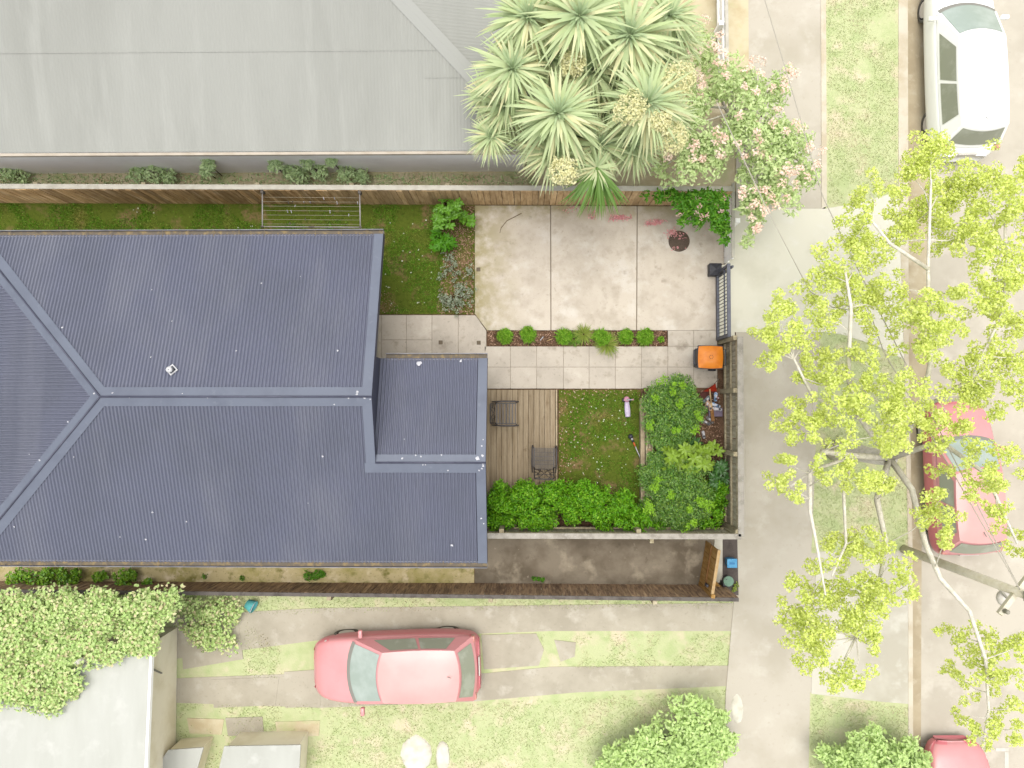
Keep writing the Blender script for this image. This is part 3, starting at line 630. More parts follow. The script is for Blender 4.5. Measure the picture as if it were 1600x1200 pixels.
for a, b, r in spots:
    q = P(a, b, 3.3); zz = zroof(q.x, q.y); q = P(a, b, zz); zz = zroof(q.x, q.y); n = 9; rr = r * .021
    nv = Vector((0, TAN if q.y > (YR if q.x < XG else YR2) else -TAN, 1)).normalized(); u = nv.cross(Vector((1, 0, 0))).normalized(); w = u.cross(nv)
    o = Vector((q.x, q.y, zz + .034))
    dm.add([o + nv * .004] + [o + (u * math.cos(k * 6.283 / n) + w * math.sin(k * 6.283 / n)) * rr * R.uniform(.5, 1.2) for k in range(n)], [(0, 1 + k, 1 + (k + 1) % n) for k in range(n)])
tag(dm.build('bird_droppings', M['dropping']), 'white bird droppings dotted over the dark iron roof', 'droppings', None, 'stuff')

# ------------------------------------------------------------------ fences
def unit_paling(mat, name='paling'):
    m = MB(); w, t = .5, .5
    m.add([(-w, -t, 0), (w, -t, 0), (w, t, 0), (-w, t, 0), (-w, -t, 1), (w, -t, 1), (w, t, 1), (-w, t, 1)], [(3, 2, 1, 0), (4, 5, 6, 7), (0, 1, 5, 4), (1, 2, 6, 5), (2, 3, 7, 6), (3, 0, 4, 7)])
    me = m.mesh(name); me.materials.append(mat); return me
def fence(name, label, p0, p1, h0, h1, side, mats, pw=.148, cap=None, cap_off=0, cap_w=.11, posts=(), post_h=0, rails=(.25, .75), rail_m=None, post_len=.12, z0=0.0):
    """palings between p0 and p1 on one face; rails and posts on the side given by 'side' (+1 = left of p0->p1)"""
    p0, p1 = Vector((p0[0], p0[1], z0)), Vector((p1[0], p1[1], z0)); L = (p1 - p0).length; d = (p1 - p0) / L; nrm = Vector((-d.y, d.x, 0)) * side
    ang = math.atan2(d.y, d.x); t = thing(name, label, 'fence', p0, ang)
    ms = [unit_paling(m) for m in mats]; n = int(L / pw); s = L / n
    for i in range(n):
        f = (i + .5) / n; me = ms[int(f * len(ms) * .999) if len(ms) < 3 else R.randrange(len(ms))]
        hh = h0 + (h1 - h0) * f
        inst('paling', me, t, (f * L, R.uniform(-.004, .004), -.02), (R.uniform(-.006, .006), R.uniform(-.008, .008), 0), (s * .935, .019, hh + R.uniform(-.012, .006)))
    for r in rails:
        MB().bar((0, side * .035, h0 * r), (L, side * .035, h1 * r), .045, .09).build('rail', rail_m or M['rail'], t)
    for f in posts:
        hh = (h0 + (h1 - h0) * f) + post_h
        MB().box((f * L, side * (.06 + post_len / 2), hh / 2), (.11, post_len, hh)).build('post', rail_m or M['rail'], t, bevel=.006)
    if cap:
        a = Vector((0, cap_off, h0 + .018)); b = Vector((L, cap_off, h1 + .018)); MB().bar(a, b, cap_w, .03).build('cap_board', cap, t, bevel=.004)
    return t
NF0, NF1 = P(-60, 316.5), P(1124, 321)
fence('timber_fence', 'long brown paling fence with pale cap behind the clothesline and parking slab', NF0, NF1, 1.32, 1.32, 1, [M['paling'], M['paling_new']], .15, M['cap_pale'], .055, .12,
      [(x + 60) / 1201 for x in (108, 150 + 120, 440, 580, 722, 860, 1000)], -.02)
SF0, SF1 = P(-60, 907.5), P(1131, 914)
fence('timber_fence', 'long dark paling fence along the narrow concrete alley', SF0, SF1, .88, 1.36, -1, [M['paling_dark']], .125, M['cap_dark'], -.03, .09, [.1, .3, .5, .7, .9], -.02)
EF0, EF1 = P(1128, 534), P(1131, 822)
fence('timber_fence', 'weathered grey fence with exposed rails beside raised bed and footpath', (EF1[0] + .03, EF1[1] + -.02), (EF0[0] + .06, EF0[1]), 1.46, 1.46, 1, [M['paling_grey']], .15, M['cap_white'], 0, .14, [.004, .41, .73, .995], .0, (.12, .5, .9), M['rail'], .1)
DF0 = P(700, 818.5); 
fence('timber_fence', 'weathered fence with white cap between hedge and concrete alley', (DF0[0], EF1[1] - .02), (EF1[0] + .03, EF1[1] - .02), 1.46, 1.46, 1, [M['paling_grey']], .15, M['cap_white'], 0, .13, [.2, .66, .99], .0, (.3, .9), M['rail'], .1)
br = P(1017, 845, 1.2); tag(MB().box((br.x, br.y + .02, .68), (.09, .10, 1.36)).build('fence_post', M['rail'], bevel=.008), 'short pale post against the alley side of the white-capped fence', 'post')
LF0, LF1 = P(1132, 412), P(1132, 300)
fence('timber_fence', 'low pale fence under the overhanging blossom shrub beside the sliding gate', LF0, LF1, .82, .82, -1, [M['p_wall']], .15, M['cap_pale'], 0, .08, [.5], 0, rail_m=M['p_wall'])
fence('timber_fence', 'pale picket fence of the neighbour beside the pebble strip', P(1120, -40), P(1122, 130), .9, .9, -1, [M['p_wall']], .15, M['cap_pale'], 0, .08, [.1, .6], 0, rail_m=M['p_wall'])

# ------------------------------------------------------------------ north neighbour's house
nz = 2.6; ny = P(0, 238.5, nz).y; nyw = P(0, 271, 0).y
nb = thing('neighbour_house', 'neighbouring house with a pale grey corrugated roof and white wall', 'house')
x0, x1 = P(-500, 238, nz).x, P(846, 238, nz).x
ntan = math.tan(math.radians(14)); depth = 5.2
zn = lambda x, y: nz + (y - ny) * ntan
STEP = .0762 / 4
corr('roof_slope', x0, x1, lambda x: ny, lambda x: min(ny + depth, ny + max(0.02, (x1 - x))), 'x', nb, M['p_roof'], zn, lambda t: .005 * math.cos(2 * math.pi * t / .0762))
corr('roof_slope', ny, ny + depth, lambda y: x1 - (y - ny), lambda y: x1 + .02, 'y', nb, M['p_roof'], lambda x, y: nz + (x1 - x) * ntan, lambda t: .005 * math.cos(2 * math.pi * t / .0762))
STEP = .0762 / 8
strip('hip_flashing', [(x1, ny, nz + .02), (x1 - depth, ny + depth, nz + depth * ntan + .02), (x1 - depth - .2, ny + depth - .05, nz + (depth - .05) * ntan + .02), (x1 - .25, ny, nz + .02)], nb, M['p_flash'])
strip('hip_flashing', [(x1, ny, nz + .021), (x1 - depth, ny + depth, nz + depth * ntan + .021), (x1 - depth + .2, ny + depth + .0, nz + (depth - .2) * ntan + .03), (x1, ny + .25, nz + .03)], nb, M['p_flash'])
MB().box(((x0 + x1) / 2, ny - .05, nz - .04), (x1 - x0, .06, .09)).build('gutter', M['p_gutterline'], nb)
for yy, xa, xb in ((2.05, x0, x1 - 2.2), (1.5, x1 - 2.6, x1 - 1.5)):   # sheet laps
    z_ = nz + yy * ntan + .014; MB().box(((xa + xb) / 2, ny + yy, z_ - .006), (xb - xa, .02, .002)).build('sheet_lap', M['p_roof'], nb)
MB().box(((x0 + x1) / 2 - .15, nyw + 2.5, nz / 2 - .05), (x1 - x0 - .5, 5.0, nz)).build('wall', M['p_wall'], nb)
def weed(label, pts, mat, ln=.12, wd=.06, n=140, name='garden_weed', cat='plant', group=None):
    c0 = P(pts[0][0], pts[0][1]); t = thing(name, label, cat, (c0.x, c0.y, 0), 0, group)
    cl = []; st = MB()
    for a, b, rp_, z in pts:
        p = P(a, b, z); cl.append((p.x - c0.x, p.y - c0.y, z, rp_ / 61.0, n)); MB().tube([(p.x - c0.x + R.uniform(-.05, .05), p.y - c0.y, 0), (p.x - c0.x, p.y - c0.y, z)], .012, 5).build('stem', M['stem'], t)
    crown('foliage', t, mat, cl, ln, wd)
    return t
weed('pale weeds against the white wall near its left end', [(10, 268, 14, .3), (30, 274, 14, .2)], M['p_weed'])
weed('pale leafy weeds below the white wall left of centre', [(215, 272, 14, .3), (240, 270, 16, .4), (262, 276, 12, .3), (325, 256, 9, 1.0), (322, 268, 8, .6)], M['p_weed'])
weed('tall pale weeds climbing the white wall behind the clothesline', [(430, 258, 9, .9), (455, 268, 12, .5), (480, 252, 9, .9), (500, 268, 12, .5), (518, 250, 8, 1.0), (540, 272, 13, .4), (470, 276, 12, .3), (565, 276, 10, .3)], M['p_weed'])
grass('wall_grass', [[(-10, 272), (840, 272), (840, 290), (-10, 290)]], 420, -.03, M['p_weed'], 'pale green grass strip between the white wall and timber fence', .12, .03, None)

# ------------------------------------------------------------------ cabbage trees
cord = thing('cabbage_tree', 'large pale cabbage tree of many spiky leaf heads beyond the fence', 'tree', tuple(P(905, 170, 0)))
base = P(905, 170, 0)
def blade_mesh(name, n, ln, wd, mat, zlo, zhi, seg=5, seed=0):
    rg = np.random.default_rng(seed); vs = []; idx = []
    for k in range(n):
        az = k * 2.39996 + rg.uniform(-.2, .2); el = rg.uniform(zlo, zhi); L = ln * rg.uniform(.8, 1.1) * (1 - .25 * max(0, math.sin(el))); w = wd * rg.uniform(.8, 1.2)
        d = np.array([math.cos(az), math.sin(az), 0]); sd = np.array([-math.sin(az), math.cos(az), 0]); b0 = len(vs)
        for j in range(seg + 1):
            t = j / seg; r = L * (t * math.cos(el) + .0); z = L * (math.sin(el) * t - .38 * t * t * (1 - .4 * math.sin(el)))
            ww = w * (0.55 + .45 * math.sin(min(1, t * 2.2) * 1.57)) * (1 - t ** 3) + .003
            c = d * r + np.array([0, 0, z]); vs += [c - sd * ww / 2 + np.array([0, 0, ww * .2]), c + sd * ww / 2 + np.array([0, 0, ww * .2])]
            if j: a = b0 + 2 * j; idx += [a - 2, a - 1, a + 1, a - 2, a + 1, a]
    me = tri_mesh(name, np.array(vs), np.array(idx)); me.materials.append(mat); return me
def one_blade(mat, L=1.0, wd=.06, seg=5, droop=.38):
    vs = []; fs = []
    for j in range(seg + 1):
        t = j / seg; ww = wd * (0.55 + .45 * math.sin(min(1, t * 2.2) * 1.57)) * (1 - t ** 3) + .004
        vs += [(L * t, -ww / 2, -droop * t * t * L + ww * .2), (L * t, ww / 2, -droop * t * t * L + ww * .2)]
        if j: a = 2 * j; fs.append((a - 2, a, a + 1, a - 1))
    me = bpy.data.meshes.new('leaf'); me.from_pydata(vs, [], fs); me.materials.append(mat); me.update(); return me
ROS = [(872, 178, 84, 5.0), (800, 108, 74, 4.8), (825, 28, 78, 5.0), (905, 26, 88, 5.4), (985, 56, 90, 5.2), (1012, 160, 82, 5.2), (768, 213, 44, 3.8), (862, 240, 56, 4.2), (938, 226, 60, 4.0), (990, 228, 54, 3.8), (928, 112, 66, 4.4), (1045, 25, 64, 4.6), (790, 170, 52, 4.0), (965, 128, 58, 4.0), (862, 96, 58, 4.3), (835, 215, 50, 3.4), (1040, 100, 55, 3.8), (760, 150, 45, 3.6), (880, 120, 60, 3.5), (945, 180, 55, 3.4), (820, 70, 60, 3.6), (950, 30, 60, 4.0), (1000, 110, 60, 3.9), (905, 215, 55, 3.3), (1060, 60, 50, 3.6), (1050, 180, 50, 3.4)]
rosm = [blade_mesh('leaf_rosette', 130, 1.0, .07, M['p_cord'], -.5, .75, 5, s) for s in range(3)]
corem = [blade_mesh('young_leaves', 40, .62, .045, M['p_cord_core'], .4, 1.35, 4, s + 9) for s in range(2)]
lf = one_blade(M['p_cord'])
tr = MB()
for i, (a, b, r, z) in enumerate(ROS):
    p = P(a, b, z) - base; s = r * (H - z) / F / .98
    ro = inst('leaf_rosette', rosm[i % 3], cord, p, (R.uniform(-.2, .2), R.uniform(-.2, .2), R.uniform(0, 6)), (s, s, s))
    inst('young_leaves', corem[i % 2], ro, (0, 0, .02), (0, 0, R.uniform(0, 6)))
    for k in range(13): inst('leaf', lf, ro, (0, 0, .05), (0, -R.uniform(.1, .8), k * 2.39996 + .3), (R.uniform(.85, 1.08),) * 3)
    tr.tube([(p.x * .12, p.y * .12, 0), (p.x * .35, p.y * .35, z * .45), (p.x * .85, p.y * .85, z * .8), (p.x, p.y, z)], [.16, .13, .09, .07], 8)
tr.build('trunk', M['p_bark'], cord, True)
for a, b, z, r in ((985, 170, 5.4, .42), (1060, 125, 5.2, .45), (1050, 215, 4.8, .4), (880, 268, 4.8, .35), (1030, 190, 5.2, .3), (895, 100, 5.0, .3)):
    p = P(a, b, z) - base; crown('flower_panicle', cord, M['p_panicle'], [(p.x, p.y, z, r * .8, 620)], .07, .035)
# the head that leans over the fence: property-side leaves stay green, without the white fade
pz = 4.1; p = P(932, 262, pz) - base
lg = one_blade(M['cord_green'], 1.0, .05, 5, .3)
ro = inst('leaf_rosette', rosm[1], cord, p, (.35, 0, 1), (.6, .6, .6))
for k in range(60):
    az = -math.pi / 2 + R.uniform(-.85, .85); s = R.uniform(1.25, 1.75)
    o = inst('leaf', lg, ro, (0, 0, 0.05), (0, 0, 0), (s, s, s)); o.rotation_mode = 'XYZ'; o.rotation_euler = (R.uniform(-.4, .4), -R.uniform(-.1, .35), az - 1)

# ------------------------------------------------------------------ blossom shrub over the corner
bl0 = P(1150, 190, 0)
bl = thing('blossom_shrub', 'pale spreading shrub with pink blossom hanging over the fence corner', 'shrub', tuple(bl0))
cl = []; fl = []; bt = MB()
for a, b, r, z, n in [(1085, 60, 30, 2.2, 260), (1070, 130, 30, 2.2, 260), (1130, 130, 34, 2.6, 340), (1180, 140, 34, 2.6, 300), (1100, 190, 45, 2.8, 520), (1160, 190, 45, 3.0, 520), (1210, 190, 30, 2.6, 240), (1220, 130, 14, 2.6, 60), (1070, 240, 30, 2.6, 360), (1130, 244, 34, 3.0, 460), (1190, 240, 40, 2.8, 420), (1235, 235, 34, 2.6, 320), (1258, 262, 28, 2.4, 240), (1215, 265, 34, 2.5, 300), (1150, 120, 30, 2.4, 240), (1110, 95, 26, 2.2, 200), (1080, 165, 34, 2.5, 300), (1176, 293, 24, 2.4, 300), (1205, 290, 32, 2.4, 260), (1035, 262, 18, 2.2, 130), (1085, 258, 26, 2.4, 240), (1176, 335, 18, 2.1, 180), (1174, 362, 13, 1.9, 110), (1192, 318, 20, 2.2, 160), (1235, 300, 16, 2.3, 70)]:
    p = P(a, b, z) - bl0; rr = r * (H - z) / F
    for _ in range(5):
        cl.append((p.x + R.gauss(0, rr * .5), p.y + R.gauss(0, rr * .5), z + R.uniform(-.3, .3), rr * .6, n // 3)); 
        if R.random() < .7: fl.append((p.x + R.gauss(0, rr * .6), p.y + R.gauss(0, rr * .6), z + .55, .09, 26))
    bt.tube([(p.x * .05, p.y * .05, 0), (p.x * .4, p.y * .4, z * .6), (p.x, p.y, z)], [.06, .035, .012], 6)
crown('foliage', bl, M['p_blossom'], cl, .12, .06); crown('blossom', bl, M['p_flower'], fl, .07, .05); bt.build('branches', M['p_branch'], bl)
cl = []; fl = []
for a, b, r, z, n in [(1010, 304, 6, 1.7, 16), (1030, 308, 9, 1.7, 50), (1050, 306, 10, 1.7, 80), (1066, 314, 13, 1.75, 150), (1085, 312, 15, 1.8, 200), (1105, 312, 16, 1.8, 220), (1124, 316, 15, 1.8, 220), (1072, 332, 11, 1.7, 90), (1092, 336, 12, 1.7, 90), (1108, 332, 14, 1.75, 150), (1126, 338, 14, 1.75, 190), (1068, 346, 7, 1.65, 34), (1090, 348, 8, 1.65, 34), (1120, 352, 9, 1.7, 70), (1132, 358, 8, 1.6, 80), (1132, 374, 6, 1.55, 46)]:
    p = P(a, b, z) - bl0; rr = r * (H - z) / F; cl.append((p.x, p.y, z, rr, int(n * 1.7)))
for a, b in [(1090, 310), (1093, 322), (1088, 332), (1096, 340), (1120, 322), (1126, 330), (1062, 336), (1104, 336), (1130, 310)]:
    p = P(a, b, 1.9) - bl0; fl.append((p.x, p.y, 1.92, .06, 16))
crown('overhanging_foliage', bl, M['over_green'], cl, .115, .055); crown('blossom', bl, M['over_flower'], fl, .05, .035)  # same shrub as p_blossom, its leaves left without the white fade
tag(bpy.data.objects['overhanging_foliage'], 'fresh green leaves hanging over the concrete slab')

# ------------------------------------------------------------------ street tree
hub = P(1390, 716, 3.0); tb = Vector((hub.x, hub.y, -.02))
st = thing('street_tree', 'sparse street tree with lime green spring leaves above the verge', 'tree', tuple(tb))
def q(a, b, z): return P(a, b, z) - tb
MB().tube([(0, 0, 0), (.02, .03, 1.2), (-.02, 0, 2.2), (0, 0, 3.05)], [.26, .21, .18, .17], 12).build('trunk', M['p_branch'], st, True)
LIMBS = [[(1390, 716, 3.0), (1335, 712, 3.9), (1285, 706, 4.4), (1265, 740, 4.7), (1266, 800, 4.9), (1276, 850, 5.0), (1290, 930, 5.2)],
         [(1390, 716, 3.0), (1425, 765, 3.7), (1446, 850, 4.4), (1470, 905, 4.8), (1515, 955, 5.0), (1540, 1030, 5.2), (1545, 1110, 5.3), (1535, 1170, 5.3)],
         [(1390, 716, 3.0), (1345, 655, 3.9), (1325, 590, 4.6), (1330, 480, 5.2), (1320, 420, 5.5)],
         [(1390, 716, 3.0), (1440, 640, 3.9), (1455, 560, 4.6), (1450, 420, 5.3), (1455, 280, 5.6)],
         [(1390, 716, 3.0), (1470, 690, 4.0), (1540, 740, 4.7), (1590, 850, 5.0)],
         [(1390, 716, 3.0), (1370, 780, 3.9), (1385, 850, 4.4), (1370, 930, 4.9), (1320, 1030, 5.3)],
         [(1335, 712, 3.9), (1318, 765, 4.3), (1322, 850, 4.7), (1300, 900, 5.0)],
         [(1440, 640, 3.9), (1520, 590, 4.7), (1570, 480, 5.3), (1570, 340, 5.6)],
         [(1345, 655, 3.9), (1270, 620, 4.5), (1225, 530, 5.0)],
         [(1335, 712, 3.9), (1270, 735, 4.4), (1235, 760, 4.6)],
         [(1450, 420, 5.3), (1390, 380, 5.5), (1350, 330, 5.6)]]
lb = []
for i, l in enumerate(LIMBS):
    n = len(l); r0 = .06 if i < 6 else .03
    MB().tube([q(*v) for v in l], [max(.012, r0 * (1 - k / (n - .4)) + .012) for k in range(n)], 8).build('limb', M['p_branch'], st, True)
    lb += [(q(*l[k]).lerp(q(*l[k + 1]), t)) for k in range(n - 1) for t in (0, .33, .66)]
CLUMPS = [(1455, 235, 35), (1430, 280, 30), (1480, 290, 40), (1520, 300, 45), (1570, 270, 35), (1590, 330, 40), (1450, 340, 35), (1500, 370, 30), (1560, 400, 45), (1590, 440, 35), (1540, 450, 30), (1425, 350, 20), (1360, 300, 18), (1345, 340, 20), (1340, 370, 15), (1390, 380, 30), (1330, 410, 35), (1300, 430, 30), (1350, 450, 35), (1365, 480, 30), (1310, 480, 25), (1240, 490, 25), (1220, 510, 28), (1200, 525, 15), (1260, 540, 20), (1430, 480, 22), (1450, 500, 30), (1480, 520, 25), (1440, 540, 20), (1550, 490, 30), (1500, 580, 30), (1540, 570, 40), (1585, 560, 30), (1520, 600, 25), (1590, 610, 30), (1260, 590, 18), (1210, 560, 15), (1245, 640, 15), (1240, 670, 18), (1290, 640, 20), (1330, 640, 22), (1390, 640, 30), (1420, 620, 25), (1440, 650, 25), (1380, 680, 22), (1405, 690, 20), (1350, 620, 15), (1300, 690, 18), (1330, 740, 20), (1290, 740, 12), (1360, 750, 18), (1390, 760, 15), (1240, 770, 14), (1210, 755, 8), (1455, 690, 14), (1478, 655, 24), (1525, 698, 30), (1555, 640, 14), (1565, 740, 20), (1535, 760, 15), (1478, 740, 12), (1468, 782, 24), (1450, 810, 15), (1555, 795, 13), (1478, 842, 8), (1592, 850, 18), (1310, 860, 25), (1340, 850, 22), (1390, 880, 28), (1370, 920, 25), (1420, 912, 14), (1300, 920, 30), (1265, 935, 28), (1240, 965, 15), (1280, 970, 35), (1330, 960, 22), (1365, 940, 20), (1250, 1000, 24), (1280, 1020, 28), (1310, 1050, 22), (1330, 1062, 10), (1370, 1012, 14), (1345, 985, 13), (1535, 1000, 22), (1540, 1040, 25), (1560, 1055, 13), (1500, 1000, 10), (1520, 1120, 10), (1500, 1060, 7), (1592, 1010, 14), (1595, 1110, 12), (1522, 1150, 12), (1580, 1140, 10), (1230, 720, 8), (1345, 560, 16), (1290, 560, 14), (1400, 450, 14), (1280, 500, 16), (1530, 350, 24), (1600, 500, 20), (1490, 460, 12), (1370, 580, 12), (1270, 655, 10), (1310, 600, 14), (1400, 600, 12)]
cl = []; tws = MB()
for a, b, r in CLUMPS:
    z = 4.5 + 1.3 * (.5 + .5 * math.sin(a * .021 + b * .017)); p = q(a, b, z); rr = r * (H - z) / F
    for _ in range(max(6, int(r / 1.8))):
        cl.append((p.x + R.gauss(0, rr * .72), p.y + R.gauss(0, rr * .72), z + R.gauss(0, .28), .07 + rr * .14, int(34 + r * .45)))
    near = min(lb, key=lambda v: (v - Vector(p)).length); mid = near.lerp(p, .5) + Vector((R.uniform(-.08, .08), R.uniform(-.08, .08), .06))
    tws.tube([near, mid, p], [.014, .010, .005], 5)
tag(tws.build('twigs', M['p_branch'], st), kind='stuff')
crown('crown', st, M['lime'], cl, .06, .045, 1.45, .7, -.8)

# ------------------------------------------------------------------ ivy, bushes, shed, odds and ends to the south
iv0 = P(150, 1000, 0); iv = thing('ivy', 'broad mass of pale green ivy spilling over the white shed roof', 'ivy', tuple(iv0))
cl = []
for _ in range(460):
    a, b = R.uniform(-20, 400), R.uniform(928, 1108)
    if not in_poly(a, b, [(-20, 928), (285, 930), (280, 960), (240, 1010), (190, 1024), (140, 1040), (120, 1085), (60, 1108), (-20, 1104)]) and not (in_poly(a, b, [(280, 938), (368, 942), (376, 975), (362, 1010), (345, 1030), (330, 1012), (290, 985)]) and R.random() < .9): continue
    z = (R.uniform(2.12, 2.3) if b > 1000 else R.uniform(2.0, 2.25)) if a < 275 else R.uniform(.15, .35)
    p = P(a, b, z) - iv0; cl.append((p.x, p.y, z, R.uniform(.12, .34), 110 if a < 275 else 60, .5))
crown('foliage', iv, M['p_ivy'], cl, .085, .07)
ivs = Stems()
for a, b in ((60, 960), (200, 980), (240, 955)):
    p = P(a, b, 1.2) - iv0; ivs.tube([(p.x, p.y + .3, 0), (p.x + .1, p.y, 1.9)], .03, 6)
ivs.build('stem', M['p_branch'], iv)
shz = 2.0
sh = thing('garden_shed', 'white roofed shed half covered by ivy at the lower left', 'shed')
rp4 = [P(-120, 1000, shz), P(238, 1012, shz), P(233, 1300, shz), P(-120, 1300, shz)]
def sheetroof():
    n = 60; mb = MB()
    for i in range(n + 1):
        f = i / n; a = rp4[0].lerp(rp4[1], f); b = rp4[3].lerp(rp4[2], f); w = .012 * math.cos(i * math.pi / 1.5)
        mb.v += [(a.x, a.y, shz + .0 + w), (b.x, b.y, shz + .25 + w)]
        if i: k = 2 * i; mb.f.append((k - 2, k - 1, k + 1, k))
    return mb.build('roof', M['p_shed'], sh, True)
sheetroof()
wx = P(276, 1060, 0).x; MB().prism([(rp4[0].x, rp4[0].y - .15), (wx, rp4[1].y - .1), (wx, rp4[2].y), (rp4[0].x, rp4[2].y)], 0, shz - .06).build('wall', M['p_shedwall'], sh)
MB().bar((rp4[1].x + .01, rp4[1].y, shz + .02), (rp4[2].x + .01, rp4[2].y, shz + .26), .05, .12).build('fascia', M['p_wall'], sh)
MB().bar((wx + .03, P(276, 1052, .9).y, .9), (wx - .0, P(250, 1072, .9).y + .6, 1.4), .03, .03).build('cable', M['p_trim'], sh)
for nm, lab, poly, z in (('cold_frame', 'small pale lidded box at the bottom edge beside the shed', [(238, 1210), (262, 1172), (318, 1168), (300, 1230)], .7), ('lean_to', 'pale flat roofed lean-to at the bottom edge below the dirt patches', [(335, 1230), (350, 1166), (470, 1164), (466, 1230)], .9)):
    t = thing(nm, lab, 'outbuilding'); w = px(poly, z); MB().prism(w, z - .04, z).build('lid', M['p_shed'], t, bevel=.01)
    cxy = Vector((sum(v[0] for v in w) / 4, sum(v[1] for v in w) / 4)); MB().prism([tuple(cxy + (Vector(v) - cxy) * .93) for v in w], -.03, z - .045).build('wall', M['p_shedwall'], t)
def bushy(name, label, pts, mat, ln, wd, per, cat='bush'):
    c0 = P(pts[0][0], pts[0][1], 0); t = thing(name, label, cat, tuple(c0)); cl = []; s = Stems()
    for a, b, r, z in pts:
        p = P(a, b, z) - c0; rr = r * (H - z) / F
        cl += sprig_clumps(p.x, p.y, z, rr, per, 14, rr * .3, per // 8)
        s.tube([(p.x * .2, p.y * .2, -.03), (p.x * .7, p.y * .7, z * .6), (p.x, p.y, z)], [.05, .035, .015], 6)
    crown('foliage', t, mat, cl, ln, wd); s.build('stem', M['stem'], t)
    return t
bushy('garden_bush', 'pale green bush at the bottom beside the footpath', [(1050, 1150, 50, .8), (1090, 1120, 40, .8), (1110, 1165, 38, .7), (1000, 1180, 40, .7), (960, 1190, 26, .6), (1060, 1195, 40, .8)], M['p_bush'], .12, .07, 620)
bushy('garden_bush', 'pale green bush on the verge at the bottom edge by the kerb', [(1350, 1180, 45, .8), (1310, 1190, 30, .7), (1400, 1190, 40, .8), (1430, 1195, 24, .7)], M['p_bush'], .12, .07, 600)
def rock(label, a, b, rx, ry, hz, mat, group=None):
    c0 = P(a, b, 0); n = 12; mb = MB(); ring = []
    for j, (s, z) in enumerate(((1, 0), (.95, .5), (.7, .85), (.3, 1))):
        mb.v += [(math.cos(k * 6.283 / n) * rx * s * R.uniform(.85, 1.1), math.sin(k * 6.283 / n) * ry * s * R.uniform(.85, 1.1), hz * z) for k in range(n)]
        if j: mb.f += [((j - 1) * n + k, (j - 1) * n + (k + 1) % n, j * n + (k + 1) % n, j * n + k) for k in range(n)]
    mb.f.append(tuple(range(3 * n, 4 * n)))
    o = mb.build('rock', mat, None, True); o.location = (c0.x, c0.y, -.03); return tag(o, label, 'rock', group)
rock('large pale rock at the bottom edge of the yard', 650, 1180, .40, .50, .07, M['p_stone'])
rock('smaller pale rock just right of the large one', 692, 1182, .18, .42, .06, M['p_stone'])
rock('pale rounded stone pile beside the footpath at lower right', 1152, 1108, .17, .42, .06, M['p_stone'])
rock('pale stone in the ivy above the shed', 203, 988, .16, .13, 2.42, M['p_stone'])
o = MB(); o.lathe([(.12, 0), (.16, .18), (.165, .2), (.15, .2), (.11, .03)], n=20); c = P(388, 942, .1)
t = thing('bucket', 'small cyan plastic tub lying in grass beside the alley fence', 'tub', (c.x, c.y, .17)); t.rotation_euler = (math.radians(80), 0, math.radians(65)); o.build('body', M['p_cyan'], t, True)
MB().tube([(-.16, 0, .19), (-.1, .12, .21), (.1, .12, .21), (.16, 0, .19)], .008, 6).build('handle', M['white'], t)

